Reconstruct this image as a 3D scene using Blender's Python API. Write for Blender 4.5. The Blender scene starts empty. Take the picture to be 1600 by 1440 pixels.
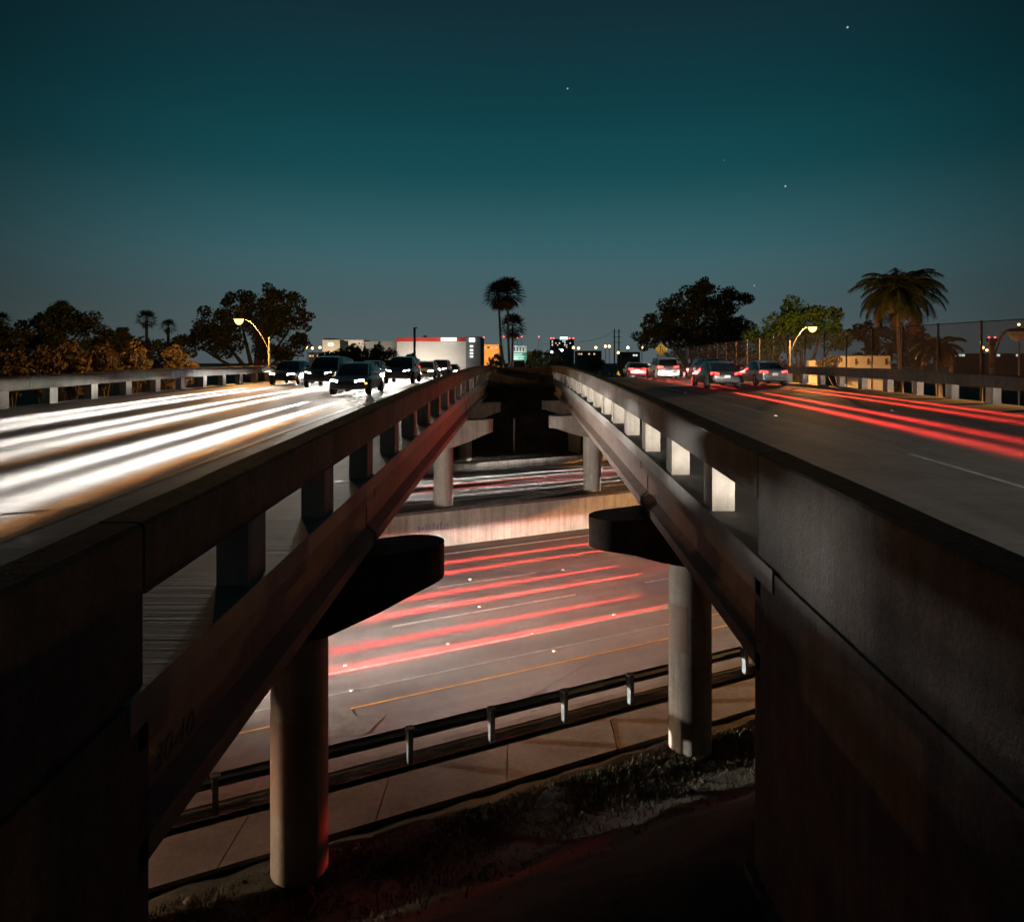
import bpy, math, random
from mathutils import Vector, Matrix
random.seed(7)
R = math.radians
S = bpy.context.scene
COL = S.collection

# ------------------------------------------------------------------ camera
CZ = 8.6                      # eye height above the lower motorway
F, CX, CY = 1100.0, 815.0, 565.0
cam_d = bpy.data.cameras.new('camera'); cam = bpy.data.objects.new('camera', cam_d); COL.objects.link(cam)
cam.location = (0, 0, CZ); cam.rotation_euler = (R(90), 0, 0)
cam_d.sensor_width = 36.0; cam_d.lens = F/1600*36
cam_d.shift_x = (800-CX)/1600; cam_d.shift_y = (CY-720)/1600
cam_d.clip_end = 6000; cam_d.clip_start = 0.05
S.camera = cam

# ------------------------------------------------------------------ sky
W = bpy.data.worlds.new('World'); S.world = W; W.use_nodes = True
wn, wl = W.node_tree.nodes, W.node_tree.links
wn.clear()
out = wn.new('ShaderNodeOutputWorld'); bg = wn.new('ShaderNodeBackground')
tc = wn.new('ShaderNodeTexCoord'); sep = wn.new('ShaderNodeSeparateXYZ'); ramp = wn.new('ShaderNodeValToRGB')
wl.new(tc.outputs['Generated'], sep.inputs[0]); wl.new(sep.outputs[2], ramp.inputs[0])
cr = ramp.color_ramp; cr.interpolation = 'CARDINAL'
stops = [(0.0, (.086, .112, .120)), (.03, (.080, .115, .122)), (.077, (.066, .110, .121)), (.148, (.042, .114, .132)), (.234, (.0135, .077, .092)),
         (.315, (.0050, .052, .065)), (.437, (.0060, .027, .037)), (.6, (.006, .018, .025)), (1.0, (.006, .014, .019))]
cr.elements[0].position = 0; cr.elements[0].color = stops[0][1]+(1,)
cr.elements[1].position = 1; cr.elements[1].color = stops[-1][1]+(1,)
for p, c in stops[1:-1]:
    e = cr.elements.new(p); e.color = c+(1,)
sky = wn.new('ShaderNodeTexSky'); sky.sky_type = 'NISHITA'; sky.sun_disc = False
sky.sun_elevation = R(-4); sky.sun_rotation = R(-40)
skm = wn.new('ShaderNodeVectorMath'); skm.operation = 'SCALE'; skm.inputs[3].default_value = .02
wl.new(sky.outputs[0], skm.inputs[0])
add1 = wn.new('ShaderNodeVectorMath'); add1.operation = 'ADD'
# sky fades to the sides: town glow, plus lens corner darkening put into its colour
flat = wn.new('ShaderNodeCombineXYZ'); wl.new(sep.outputs[0], flat.inputs[0]); wl.new(sep.outputs[1], flat.inputs[1])
nrm = wn.new('ShaderNodeVectorMath'); nrm.operation = 'NORMALIZE'; wl.new(flat.outputs[0], nrm.inputs[0])
sp2 = wn.new('ShaderNodeSeparateXYZ'); wl.new(nrm.outputs[0], sp2.inputs[0])
dome = wn.new('ShaderNodeMapRange'); dome.interpolation_type = 'SMOOTHSTEP'
dome.inputs[1].default_value = .72; dome.inputs[2].default_value = 1.0; dome.inputs[3].default_value = .3; dome.inputs[4].default_value = 1.0
wl.new(sp2.outputs[1], dome.inputs[0])
dm = wn.new('ShaderNodeVectorMath'); dm.operation = 'SCALE'; wl.new(ramp.outputs[0], dm.inputs[0]); wl.new(dome.outputs[0], dm.inputs[3])
wl.new(dm.outputs[0], add1.inputs[0]); wl.new(skm.outputs[0], add1.inputs[1])
vor = wn.new('ShaderNodeTexVoronoi'); vor.inputs['Scale'].default_value = 22
wl.new(tc.outputs['Generated'], vor.inputs['Vector'])
lt = wn.new('ShaderNodeMath'); lt.operation = 'LESS_THAN'; lt.inputs[1].default_value = .027
wl.new(vor.outputs['Distance'], lt.inputs[0])
sc_ = wn.new('ShaderNodeSeparateColor'); wl.new(vor.outputs['Color'], sc_.inputs[0])
g1 = wn.new('ShaderNodeMath'); g1.operation = 'GREATER_THAN'; g1.inputs[1].default_value = .3; wl.new(sc_.outputs[0], g1.inputs[0])
m1 = wn.new('ShaderNodeMath'); m1.operation = 'MULTIPLY'; wl.new(lt.outputs[0], m1.inputs[0]); wl.new(g1.outputs[0], m1.inputs[1])
g2 = wn.new('ShaderNodeMath'); g2.operation = 'GREATER_THAN'; g2.inputs[1].default_value = .08; wl.new(sep.outputs[2], g2.inputs[0])
m2 = wn.new('ShaderNodeMath'); m2.operation = 'MULTIPLY'; wl.new(m1.outputs[0], m2.inputs[0]); wl.new(g2.outputs[0], m2.inputs[1])
m3 = wn.new('ShaderNodeMath'); m3.operation = 'MULTIPLY'; m3.inputs[1].default_value = .42; wl.new(m2.outputs[0], m3.inputs[0])
add2 = wn.new('ShaderNodeVectorMath'); add2.operation = 'ADD'
wl.new(add1.outputs[0], add2.inputs[0]); wl.new(m3.outputs[0], add2.inputs[1])
wl.new(add2.outputs[0], bg.inputs[0]); bg.inputs[1].default_value = 1.0
wl.new(bg.outputs[0], out.inputs[0])

S.view_settings.view_transform = 'Standard'; S.view_settings.look = 'None'
S.view_settings.exposure = 0.0; S.view_settings.gamma = 1.0; S.view_settings.use_curve_mapping = False
S.render.engine = 'CYCLES'
S.cycles.use_denoising = True
S.cycles.max_bounces = 5; S.cycles.diffuse_bounces = 3; S.cycles.glossy_bounces = 3
S.cycles.transparent_max_bounces = 24; S.cycles.sample_clamp_indirect = 3.0
S.cycles.use_light_tree = True

# ------------------------------------------------------------------ materials
def mat(name, col, rough=.8, metal=0.0, var=.25, scale=1.5, bump=0.0, bscale=30, streak=0.0, tine=0.0, spec=.4, spots=0.0, col2=None, lane=None):
    m = bpy.data.materials.new(name); m.use_nodes = True
    nt = m.node_tree; N, L = nt.nodes, nt.links
    b = N['Principled BSDF']; b.inputs['Roughness'].default_value = rough; b.inputs['Metallic'].default_value = metal
    b.inputs['Specular IOR Level'].default_value = spec
    geo = N.new('ShaderNodeNewGeometry')
    def noise(sc, det=5, stretch=None):
        n = N.new('ShaderNodeTexNoise'); n.inputs['Scale'].default_value = sc; n.inputs['Detail'].default_value = det
        n.inputs['Roughness'].default_value = .65
        if stretch:
            mp = N.new('ShaderNodeMapping'); mp.inputs['Scale'].default_value = stretch
            L.new(geo.outputs['Position'], mp.inputs['Vector']); L.new(mp.outputs[0], n.inputs['Vector'])
        else: L.new(geo.outputs['Position'], n.inputs['Vector'])
        return n.outputs['Fac']
    def mapr(s, a, b_, c, d):
        r = N.new('ShaderNodeMapRange'); r.inputs[1].default_value = a; r.inputs[2].default_value = b_
        r.inputs[3].default_value = c; r.inputs[4].default_value = d; L.new(s, r.inputs[0]); return r.outputs[0]
    def mul(a, b_):
        x = N.new('ShaderNodeMath'); x.operation = 'MULTIPLY'; L.new(a, x.inputs[0]); L.new(b_, x.inputs[1]); return x.outputs[0]
    f = mapr(noise(scale), .3, .7, 1-var, 1+var)
    f = mul(f, mapr(noise(scale*9, 3), .3, .7, 1-var*.5, 1+var*.5))
    if streak: f = mul(f, mapr(noise(1.0, 4, (5, 5, .35)), .42, .66, 1, 1-streak))
    if lane is not None:      # wheel tracks and oil along the lanes
        mp = N.new('ShaderNodeMapping'); mp.vector_type = 'TEXTURE'; mp.inputs['Rotation'].default_value = (0, 0, lane); mp.inputs['Scale'].default_value = (30, .9, 1)
        n_ = N.new('ShaderNodeTexNoise'); n_.inputs['Scale'].default_value = 1.0; n_.inputs['Detail'].default_value = 4
        L.new(geo.outputs['Position'], mp.inputs['Vector']); L.new(mp.outputs[0], n_.inputs['Vector'])
        f = mul(f, mapr(n_.outputs['Fac'], .35, .65, .72, 1.22))
        f = mul(f, mapr(noise(.22, 6), .5, .62, 1.0, .82))
    if spots: f = mul(f, mapr(noise(60, 2), .3, .75, 1-spots, 1+spots))
    tn = None
    if tine:
        tn = noise(1.0, 3, (.35, 14, 1)); f = mul(f, mapr(tn, .35, .65, 1-tine, 1+tine))
    mix = N.new('ShaderNodeVectorMath'); mix.operation = 'SCALE'
    if col2:
        cm = N.new('ShaderNodeMix'); cm.data_type = 'RGBA'
        cm.inputs[6].default_value = (*col, 1); cm.inputs[7].default_value = (*col2, 1)
        L.new(mapr(noise(scale*.7, 4), .42, .6, 0, 1), cm.inputs[0]); L.new(cm.outputs[2], mix.inputs[0])
    else: mix.inputs[0].default_value = col
    L.new(f, mix.inputs[3]); L.new(mix.outputs[0], b.inputs['Base Color'])
    if bump:
        bp = N.new('ShaderNodeBump'); bp.inputs['Strength'].default_value = bump; bp.inputs['Distance'].default_value = .02
        L.new(tn if tn is not None else noise(bscale, 4), bp.inputs['Height']); L.new(bp.outputs[0], b.inputs['Normal'])
    return m
def emit(name, col, strength):
    m = bpy.data.materials.new(name); m.use_nodes = True; nt = m.node_tree; nt.nodes.clear()
    o = nt.nodes.new('ShaderNodeOutputMaterial'); e = nt.nodes.new('ShaderNodeEmission')
    e.inputs[0].default_value = (*col, 1); e.inputs[1].default_value = strength; nt.links.new(e.outputs[0], o.inputs[0]); return m
def leafmat(name, col, col2):
    m = mat(name, col, .55, var=.35, scale=.8, col2=col2, spec=.3); return m

M = {}
M['concrete'] = mat('concrete', (.24, .21, .19), .85, var=.28, scale=.9, bump=.35, bscale=18, streak=.45)
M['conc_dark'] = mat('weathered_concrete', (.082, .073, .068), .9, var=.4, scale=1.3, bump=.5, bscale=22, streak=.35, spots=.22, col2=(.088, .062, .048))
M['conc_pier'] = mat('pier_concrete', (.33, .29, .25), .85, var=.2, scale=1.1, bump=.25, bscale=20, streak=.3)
M['paint_band'] = mat('pier_paint', (.30, .21, .17), .8, var=.15, scale=2)
M['girder'] = mat('girder_concrete', (.19, .142, .125), .85, var=.15, scale=.6, bump=.15, bscale=22, streak=.18)
M['deck'] = mat('deck_concrete', (.235, .205, .19), .75, var=.18, scale=.35, bump=.12, tine=.08, lane=math.pi/2)
M['asphalt'] = mat('asphalt', (.115, .102, .096), .8, var=.22, scale=.4, bump=.5, bscale=90, spots=.35, lane=math.atan2(.504, 1))
M['asphalt_far'] = mat('far_asphalt', (.11, .095, .09), .8, var=.2, scale=.4, bump=.4, bscale=60, spots=.25, lane=math.atan2(.504, 1))
M['white_paint'] = mat('road_paint', (.62, .60, .56), .6, var=.3, scale=3, spots=.25)
M['worn_paint'] = mat('worn_road_paint', (.26, .24, .22), .7, var=.35, scale=3, spots=.35)
M['mid_paint'] = mat('dulled_road_paint', (.36, .33, .30), .7, var=.35, scale=3, spots=.35)
M['faded_paint'] = mat('faded_road_paint', (.15, .13, .118), .8, var=.3, scale=4, spots=.4)
M['yellow_paint'] = mat('yellow_road_paint', (.55, .27, .07), .65, var=.25, scale=3, spots=.2)
M['tar'] = mat('tar', (.02, .018, .017), .5)
M['dirt'] = mat('dirt', (.068, .052, .042), .95, var=.45, scale=.9, bump=.9, bscale=9, spots=.4, col2=(.04, .038, .026))
M['path'] = mat('path_concrete', (.115, .092, .078), .9, var=.3, scale=.8, bump=.3, bscale=30, spots=.2)
M['steel'] = mat('galvanised_steel', (.09, .10, .105), .42, .8, var=.2, scale=3)
M['pole'] = mat('pole_steel', (.22, .205, .19), .5, .3, var=.12)
M['pole_dark'] = mat('dark_pole', (.10, .09, .085), .6, .3)
M['arm_steel'] = mat('arm_steel', (.16, .145, .13), .6, .3, var=.1)
M['wood'] = mat('weathered_wood', (.10, .075, .055), .9, var=.4, scale=3)
M['bark'] = mat('bark', (.10, .075, .055), .95, var=.35, scale=3, bump=.6, bscale=12)
M['palm_bark'] = mat('palm_bark', (.17, .14, .12), .95, var=.3, scale=4, bump=.5)
M['leaf'] = leafmat('dark_leaf', (.052, .066, .024), (.075, .068, .022))
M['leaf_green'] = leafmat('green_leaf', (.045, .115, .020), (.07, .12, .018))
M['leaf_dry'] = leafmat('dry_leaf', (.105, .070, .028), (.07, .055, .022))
M['palm_leaf'] = leafmat('palm_leaf', (.034, .05, .018), (.055, .052, .016))
M['palm_dead'] = mat('dead_frond', (.16, .09, .04), .9, var=.3)
M['grass'] = mat('dry_grass', (.075, .062, .036), .9, var=.4, scale=3, col2=(.05, .055, .02))
M['rubber'] = mat('rubber', (.012, .012, .012), .8, var=.1)
M['alloy'] = mat('alloy', (.35, .35, .36), .35, .9, var=.05)
M['plastic'] = mat('black_plastic', (.02, .02, .021), .5, var=.1)
M['glass'] = mat('car_glass', (.012, .014, .016), .06, var=.05, spec=.7)
M['plate'] = mat('plate', (.6, .6, .58), .5, var=.05)
M['sign_yellow'] = mat('sign_yellow', (.75, .52, .06), .5, var=.06)
M['sign_green'] = mat('sign_green', (.02, .22, .13), .5, var=.06)
M['sign_white'] = mat('sign_white', (.75, .75, .72), .5, var=.05)
M['sign_black'] = mat('sign_black', (.02, .02, .02), .6, var=.05)
M['wall_cream'] = mat('cream_render', (.55, .50, .44), .85, var=.08, scale=.2)
M['wall_red'] = mat('red_band', (.55, .055, .04), .7, var=.08, scale=.2)
M['wall_grey'] = mat('grey_render', (.20, .20, .20), .85, var=.1, scale=.2)
M['wall_tan'] = mat('tan_render', (.45, .30, .17), .85, var=.1, scale=.2)
M['purple'] = mat('purple_spray', (.20, .17, .21), .8, var=.3)
M['stencil'] = mat('black_spray', (.085, .07, .062), .9, var=.2)
M['fence_steel'] = mat('fence_steel', (.16, .13, .125), .55, .5, var=.15)
M['stud'] = mat('road_stud', (.75, .72, .66), .3, var=.1)
M['sodium'] = emit('sodium_lamp', (1.0, .45, .13), 5)
M['sodium_far'] = emit('far_sodium_lamp', (1.0, .48, .16), 9)
M['white_far'] = emit('far_white_lamp', (.75, 1.0, .95), 10)
M['sign_lit'] = emit('lit_white_sign', (.75, 1.0, .93), 2.2)
M['window_lit'] = emit('lit_window', (.85, .95, .85), 1.1)
M['window_warm'] = emit('warm_window', (1.0, .62, .3), .9)
M['red_beacon'] = emit('red_beacon', (1.0, .09, .07), 5)
M['head'] = emit('headlamp', (1.0, .95, .86), 50)
M['tail'] = emit('tail_lamp', (1.0, .035, .03), 9)
M['amber'] = emit('amber_lamp', (1.0, .38, .05), 12)
def netmat():
    m = bpy.data.materials.new('chain_link'); m.use_nodes = True; nt = m.node_tree; N, L = nt.nodes, nt.links
    b = N['Principled BSDF']; b.inputs['Base Color'].default_value = (.22, .16, .155, 1); b.inputs['Roughness'].default_value = .6
    t = N.new('ShaderNodeBsdfTransparent'); mx = N.new('ShaderNodeMixShader'); mx.inputs[0].default_value = .45
    L.new(t.outputs[0], mx.inputs[1]); L.new(b.outputs[0], mx.inputs[2]); L.new(mx.outputs[0], N['Material Output'].inputs[0]); return m
M['net'] = netmat()
def paint(name, col):
    m = mat(name, col, .28, .3, var=.03, spec=.6); m.node_tree.nodes['Principled BSDF'].inputs['Coat Weight'].default_value = .6; return m
PAINTS = {'silver': paint('silver_paint', (.36, .37, .38)), 'white': paint('white_paint', (.62, .62, .6)), 'black': paint('black_paint', (.018, .018, .02)),
          'grey': paint('grey_paint', (.10, .105, .11)), 'blue': paint('blue_paint', (.03, .06, .14)), 'red': paint('red_paint', (.26, .02, .02)), 'beige': paint('beige_paint', (.34, .28, .2))}

# ------------------------------------------------------------------ helpers
class MB:
    def __init__(s): s.v = []; s.f = []
    def add(s, vs, fs):
        o = len(s.v); s.v += [tuple(v) for v in vs]; s.f += [tuple(i+o for i in f) for f in fs]; return s
    def hexa(s, p):      # 8 corners: bottom ring 0-3, top ring 4-7
        return s.add(p, [(3, 2, 1, 0), (4, 5, 6, 7), (0, 1, 5, 4), (1, 2, 6, 5), (2, 3, 7, 6), (3, 0, 4, 7)])
    def box(s, x0, x1, y0, y1, z0, z1):
        return s.hexa([(x0, y0, z0), (x1, y0, z0), (x1, y1, z0), (x0, y1, z0), (x0, y0, z1), (x1, y0, z1), (x1, y1, z1), (x0, y1, z1)])
    def loft(s, rings, cap=True, closed=True):
        n = len(rings[0]); vs = [p for r in rings for p in r]; fs = []
        for i in range(len(rings)-1):
            for j in range(n if closed else n-1):
                k = (j+1) % n
                fs.append((i*n+j, i*n+k, (i+1)*n+k, (i+1)*n+j))
        if cap:
            fs.append(tuple(range(n-1, -1, -1))); fs.append(tuple((len(rings)-1)*n+j for j in range(n)))
        return s.add(vs, fs)
    def tube(s, pts, rad, n=8):
        rings = []
        for i, p in enumerate(pts):
            p = Vector(p); a = Vector(pts[max(0, i-1)]); b = Vector(pts[min(len(pts)-1, i+1)])
            d = (b-a).normalized(); u = d.cross(Vector((0, 0, 1)))
            if u.length < .05: u = d.cross(Vector((1, 0, 0)))
            u.normalize(); w = u.cross(d)
            r = rad[i] if isinstance(rad, (list, tuple)) else rad
            rings.append([p+(u*math.cos(2*math.pi*k/n)+w*math.sin(2*math.pi*k/n))*r for k in range(n)])
        return s.loft(rings)
def recalc(me):
    import bmesh
    b = bmesh.new(); b.from_mesh(me); bmesh.ops.recalc_face_normals(b, faces=b.faces); b.to_mesh(me); b.free()
WL = {}      # world location of unrotated objects
def mesh_obj(name, mb, m, parent=None, origin=None, smooth=None, fix=True):
    """mb holds world coordinates; the object is set down at origin (default: centre of its base)."""
    vs, fs = mb.v, mb.f
    if origin is None:
        xs = [v[0] for v in vs]; ys = [v[1] for v in vs]; zs = [v[2] for v in vs]
        origin = ((min(xs)+max(xs))/2, (min(ys)+max(ys))/2, min(zs))
    me = bpy.data.meshes.new(name)
    me.from_pydata([(v[0]-origin[0], v[1]-origin[1], v[2]-origin[2]) for v in vs], [], fs)
    if fix: recalc(me)
    me.materials.append(m)
    if smooth is not None:
        me.polygons.foreach_set('use_smooth', [True]*len(me.polygons))
        if smooth < 179: me.set_sharp_from_angle(angle=R(smooth))
    o = bpy.data.objects.new(name, me); COL.objects.link(o)
    place(o, origin, parent); return o
def place(o, origin, parent):
    pl = WL.get(parent.name, (0, 0, 0)) if parent else (0, 0, 0)
    if parent: o.parent = parent
    o.location = (origin[0]-pl[0], origin[1]-pl[1], origin[2]-pl[2]); WL[o.name] = tuple(origin)
def inst(name, me, origin, parent, rotz=0.0):
    o = bpy.data.objects.new(name, me); COL.objects.link(o); place(o, origin, parent); o.rotation_euler = (0, 0, rotz); return o
def empty(name, loc, label, cat, group=None):
    o = bpy.data.objects.new(name, None); COL.objects.link(o); o.location = loc; WL[o.name] = tuple(loc); o.empty_display_size = .2
    return tag(o, label, cat, group)
def tag(o, label, cat, group=None):
    o['label'] = label; o['category'] = cat
    if group: o['group'] = group
    return o
def struct(o, label=None):
    o['kind'] = 'structure'
    if label: o['label'] = label
    return o
def stuff(o): o['kind'] = 'stuff'; return o
def lamp(name, kind, loc, energy, col, parent=None, size=.1, target=None, spot=60, blend=.6):
    d = bpy.data.lights.new(name, kind); d.energy = energy; d.color = col; d.shadow_soft_size = size
    if kind == 'SPOT': d.spot_size = R(spot); d.spot_blend = blend
    o = bpy.data.objects.new(name, d); COL.objects.link(o)
    pl = WL.get(parent.name, (0, 0, 0)) if parent else (0, 0, 0)
    if parent: o.parent = parent
    o.location = (loc[0]-pl[0], loc[1]-pl[1], loc[2]-pl[2])
    if target is not None:
        o.rotation_euler = (Vector(target)-Vector(loc)).to_track_quat('-Z', 'Y').to_euler()
    return o
def beam_profile(o, k, power, side, cap, up):
    # beam shaped far beyond a real vehicle lamp, to lay bands on the road: strongest just below the horizontal, fading sideways, little above the cut-off
    d = o.data; d.use_nodes = True; N, L = d.node_tree.nodes, d.node_tree.links
    em = N['Emission']; t_ = N.new('ShaderNodeTexCoord'); sx = N.new('ShaderNodeSeparateXYZ'); L.new(t_.outputs['Normal'], sx.inputs[0])
    def m(op, a, b=None):
        n = N.new('ShaderNodeMath'); n.operation = op
        for i, v in enumerate((a, b)):
            if v is None: continue
            if isinstance(v, (int, float)): n.inputs[i].default_value = v
            else: L.new(v, n.inputs[i])
        return n.outputs[0]
    az = m('MAXIMUM', m('ABSOLUTE', sx.outputs[2]), .05)
    ty = m('DIVIDE', sx.outputs[1], az); tx = m('DIVIDE', sx.outputs[0], az)
    dn = m('MAXIMUM', m('MULTIPLY', ty, -1.0), .006)
    v = m('MINIMUM', m('POWER', m('DIVIDE', k, dn), power), cap)
    isup = m('GREATER_THAN', ty, .002)
    v = m('ADD', m('MULTIPLY', v, m('SUBTRACT', 1.0, isup)), m('MULTIPLY', isup, up))
    g = m('POWER', 2.718, m('MULTIPLY', m('MULTIPLY', tx, tx), -1.0/(side*side)))
    L.new(m('MULTIPLY', v, g), em.inputs['Strength'])
def P(px, py, D):
    return ((px-CX)/F*D, D, CZ-(py-CY)/F*D)

# ------------------------------------------------------------------ the lie of the land
SK = .504                                     # skew: the motorway runs along (1, SK)
UL = math.hypot(1, SK); U = (1/UL, SK/UL)
ROT = math.atan2(U[1], U[0])
def sk(X, e): return (X, e+SK*X)              # skew coordinates -> plan
def smooth01(t): t = max(0, min(1, t)); return t*t*(3-2*t)
def zd(D):                                    # top of the two decks
    if D < 0: return 6.2+.04*D
    if D < 110: return 6.2+.04*D-.0004*D*D
    return max(.35, 5.76-.048*(D-110))
def gz(X, D):
    e = D-SK*X; a = abs(X)
    if e < 6: base = 3.0
    elif e < 13: base = .06+2.94*smooth01((13-e)/7)
    elif e < 14.2: base = .06
    elif e < 35.45: base = -.06
    elif e < 46.6: base = 1.54
    else: base = 1.54*max(0, 1-(e-46.6)/40) if e > 60 else 1.54
    if e < 6 and a > 19: base = max(0, 3.0-(a-19)*.5)
    if D > 200: return 0.0
    if e > 46.6:
        top = zd(D)-.35
        if a < 2.7: top = min(top, 7.0)
        f = 1.54+(top-1.54)*max(0, min(1, (e-46.6)/(9.5)))
        if a > 19.2: f -= (a-19.2)*.5
        base = max(base, f, 0)
    if e < 6 and a > 2.9:
        base = max(base, min(zd(D)-.5, zd(D)-.5-(max(0, a-19.2))*.5))
    return base
def axis(fine, step, far):
    a = [i*step for i in range(int(-fine/step), int(fine/step)+1)]
    t, g = fine, step
    while t < far:
        g *= 1.35; t += g; a = [-t]+a+[t]
    return a
gx = axis(33, .55, 3500)
gy = [-3500, -1200, -400, -150, -70, -40, -25, -15, -8]+[-4+i*.55 for i in range(160)]
t, g = gy[-1], .55
while t < 3500: g *= 1.25; t += g; gy.append(t)
mb = MB(); nx = len(gx)
for y in gy:
    for x in gx:
        z = gz(x, y)
        e = y-SK*x
        if -10 < e < 14 and abs(x) < 33: z += random.uniform(-.05, .05)
        if 47 < e < 60 and abs(x) < 33: z += random.uniform(-.08, .08)
        mb.v.append((x, y, z))
for j in range(len(gy)-1):
    for i in range(nx-1): mb.f.append((j*nx+i, j*nx+i+1, (j+1)*nx+i+1, (j+1)*nx+i))
ground = struct(mesh_obj('ground', mb, M['dirt'], origin=(0, 0, 0), smooth=180, fix=False))

# strips that follow the lower roads, in skew coordinates
def strip(mb, e0, e1, X0, X1, z, n=1):
    for i in range(n):
        a, b = X0+(X1-X0)*i/n, X0+(X1-X0)*(i+1)/n
        mb.add([(*sk(a, e0), z), (*sk(b, e0), z), (*sk(b, e1), z), (*sk(a, e1), z)], [(0, 1, 2, 3)])
    return mb
def slab(mb, e0, e1, X0, X1, z0, z1):
    p = [sk(X0, e0), sk(X1, e0), sk(X1, e1), sk(X0, e1)]
    return mb.hexa([(*q, z0) for q in p]+[(*q, z1) for q in p])
road = struct(mesh_obj('road', strip(MB(), 16.75, 34.6, -160, 160, 0.0, 20), M['asphalt'], origin=(0, 24, 0)), 'grey asphalt motorway lanes passing under both bridges')
far_road = struct(mesh_obj('far_road', strip(MB(), 36.1, 46.6, -160, 160, 1.6, 20), M['asphalt_far'], origin=(0, 41, 1.6)), 'far carriageway behind the retaining wall')
def mark(name, par, m, e, w, X0, X1, z):
    return mesh_obj(name, strip(MB(), e-w/2, e+w/2, X0, X1, z), m, par)
mark('edge_line', road, M['yellow_paint'], 19.6, .085, -60, 60, .005)
mark('edge_line', road, M['worn_paint'], 20.65, .11, -60, 60, .005)
mark('lane_line', road, M['mid_paint'], 22.05, .17, -60, 60, .005)
for i in range(-5, 6):
    mark('lane_dash', road, M['mid_paint'], 25.0, .15, i*9-4.2, i*9+2.0, .005)
    mark('lane_dash', road, M['mid_paint'], 28.4, .13, i*9-3.2, i*9+.6, .005)
mark('edge_line', road, M['white_paint'], 33.2, .15, -60, 60, .005)
for e in (37.3, 45.2): mark('edge_line', far_road, M['white_paint'], e, .16, -60, 60, 1.605)
for i in range(-5, 6): mark('lane_dash', far_road, M['white_paint'], 41.2, .14, i*9-2, i*9+1.5, 1.605)
for i in range(5): mark('lane_dash', far_road, M['white_paint'], 39.3, .12, i*9-22, i*9-19.5, 1.605)
# tar seam, painted arrow, studs
def quadline(mb, a, b, w, z):
    a, b = Vector((*a, 0)), Vector((*b, 0)); d = (b-a).normalized(); n = Vector((-d.y, d.x, 0))*w/2
    return mb.add([(p.x, p.y, z) for p in (a-n, b-n, b+n, a+n)], [(0, 1, 2, 3)])
pa = P(942, 1023, 1); pb = P(815, 1096, 1)
def onroad(px, py, z=0): D = (CZ-z)*F/(py-CY); return ((px-CX)/F*D, D)
mesh_obj('tar_seam', quadline(MB(), onroad(942, 1023), onroad(812, 1098), .04, .006), M['tar'], road)
arrow_px = [(490, 1098), (520, 1097), (545, 1103), (556, 1118), (605, 1114), (572, 1147), (510, 1150), (535, 1132), (520, 1118), (490, 1113)]
ar = MB(); ar.add([(*onroad(*p), .006) for p in arrow_px], [tuple(range(len(arrow_px)))])
mesh_obj('turn_arrow', ar, M['faded_paint'], road, fix=False)
sm = MB().add([(-.05, -.05, 0), (.05, -.05, 0), (.05, .05, 0), (-.05, .05, 0), (-.032, -.035, .018), (.032, -.035, .018), (.032, .035, .018), (-.032, .035, .018)],
              [(4, 5, 6, 7), (0, 1, 5, 4), (1, 2, 6, 5), (2, 3, 7, 6), (3, 0, 4, 7)])
sme = bpy.data.meshes.new('road_stud'); sme.from_pydata(sm.v, [], sm.f); sme.materials.append(M['stud'])
for px, py in [(832, 990), (866, 1017), (550, 1079), (749, 948), (540, 1040), (700, 1006), (960, 960), (735, 905), (880, 890)]:
    inst('road_stud', sme, (*onroad(px, py), .004), road, ROT)

# verge, kerb, path slabs
verge = struct(mesh_obj('verge', strip(MB(), 16.1, 16.55, -60, 60, .07, 12), M['dirt'], origin=(0, 16, .07)))
kerb = struct(mesh_obj('kerb', slab(MB(), 16.55, 16.78, -80, 80, -.1, .12), M['path']))
path = struct(mesh_obj('footpath', strip(MB(), 14.35, 15.75, -80, 80, .055, 12), M['path'], origin=(0, 15, .055)))
sl = MB(); slab(sl, -.69, .69, -1.19, 1.19, 0, .09)
slm = bpy.data.meshes.new('slab'); slm.from_pydata(sl.v, [], sl.f); recalc(slm); slm.materials.append(M['path'])
for i in range(-9, 10):
    x = i*2.4+.9; inst('slab', slm, (*sk(x, 15.05), .03+random.uniform(0, .008)), path)

# ------------------------------------------------------------------ retaining wall of the far carriageway
rw = empty('retaining_wall', (*sk(0, 35.2), 0), 'long pale concrete retaining wall between the two lower carriageways', 'wall')
for i in range(-16, 17):
    x = i*.95; dz = random.uniform(-.002, .002)
    mesh_obj('wall_panel', slab(MB(), 34.6+dz, 34.9, x-.469, x+.469, -.05, 1.62), M['conc_pier'], rw)
mesh_obj('backing', slab(MB(), 34.64, 35.6, -70, 70, -.1, 1.58), M['conc_dark'], rw)
mesh_obj('coping', slab(MB(), 34.52, 36.1, -70, 70, 1.63, 1.76), M['conc_dark'], rw)
for k in range(9):      # old purple spray paint, no longer readable
    x = -4.75+k*.16; z0 = .85+random.uniform(-.1, .08)
    a = sk(x, 34.588); b = sk(x+random.uniform(.06, .2), 34.588)
    MBq = MB().add([(*a, z0), (b[0], b[1], z0+random.uniform(-.05, .05)), (b[0], b[1], z0+random.uniform(.2, .4)), (*a, z0+random.uniform(.15, .35))], [(0, 1, 2, 3)])
    mesh_obj('spray_mark', MBq, M['purple'], rw)
fb = empty('roadside_barrier', (*sk(0, 46.9), 1.5), 'low grey concrete barrier along the far edge of the far carriageway', 'barrier')
for i in range(-12, 13):
    x = i*3.0; mesh_obj('barrier_block', slab(MB(), 46.7, 47.0, x-1.485, x+1.485, 1.5, 2.12), M['concrete'], fb)

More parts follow.
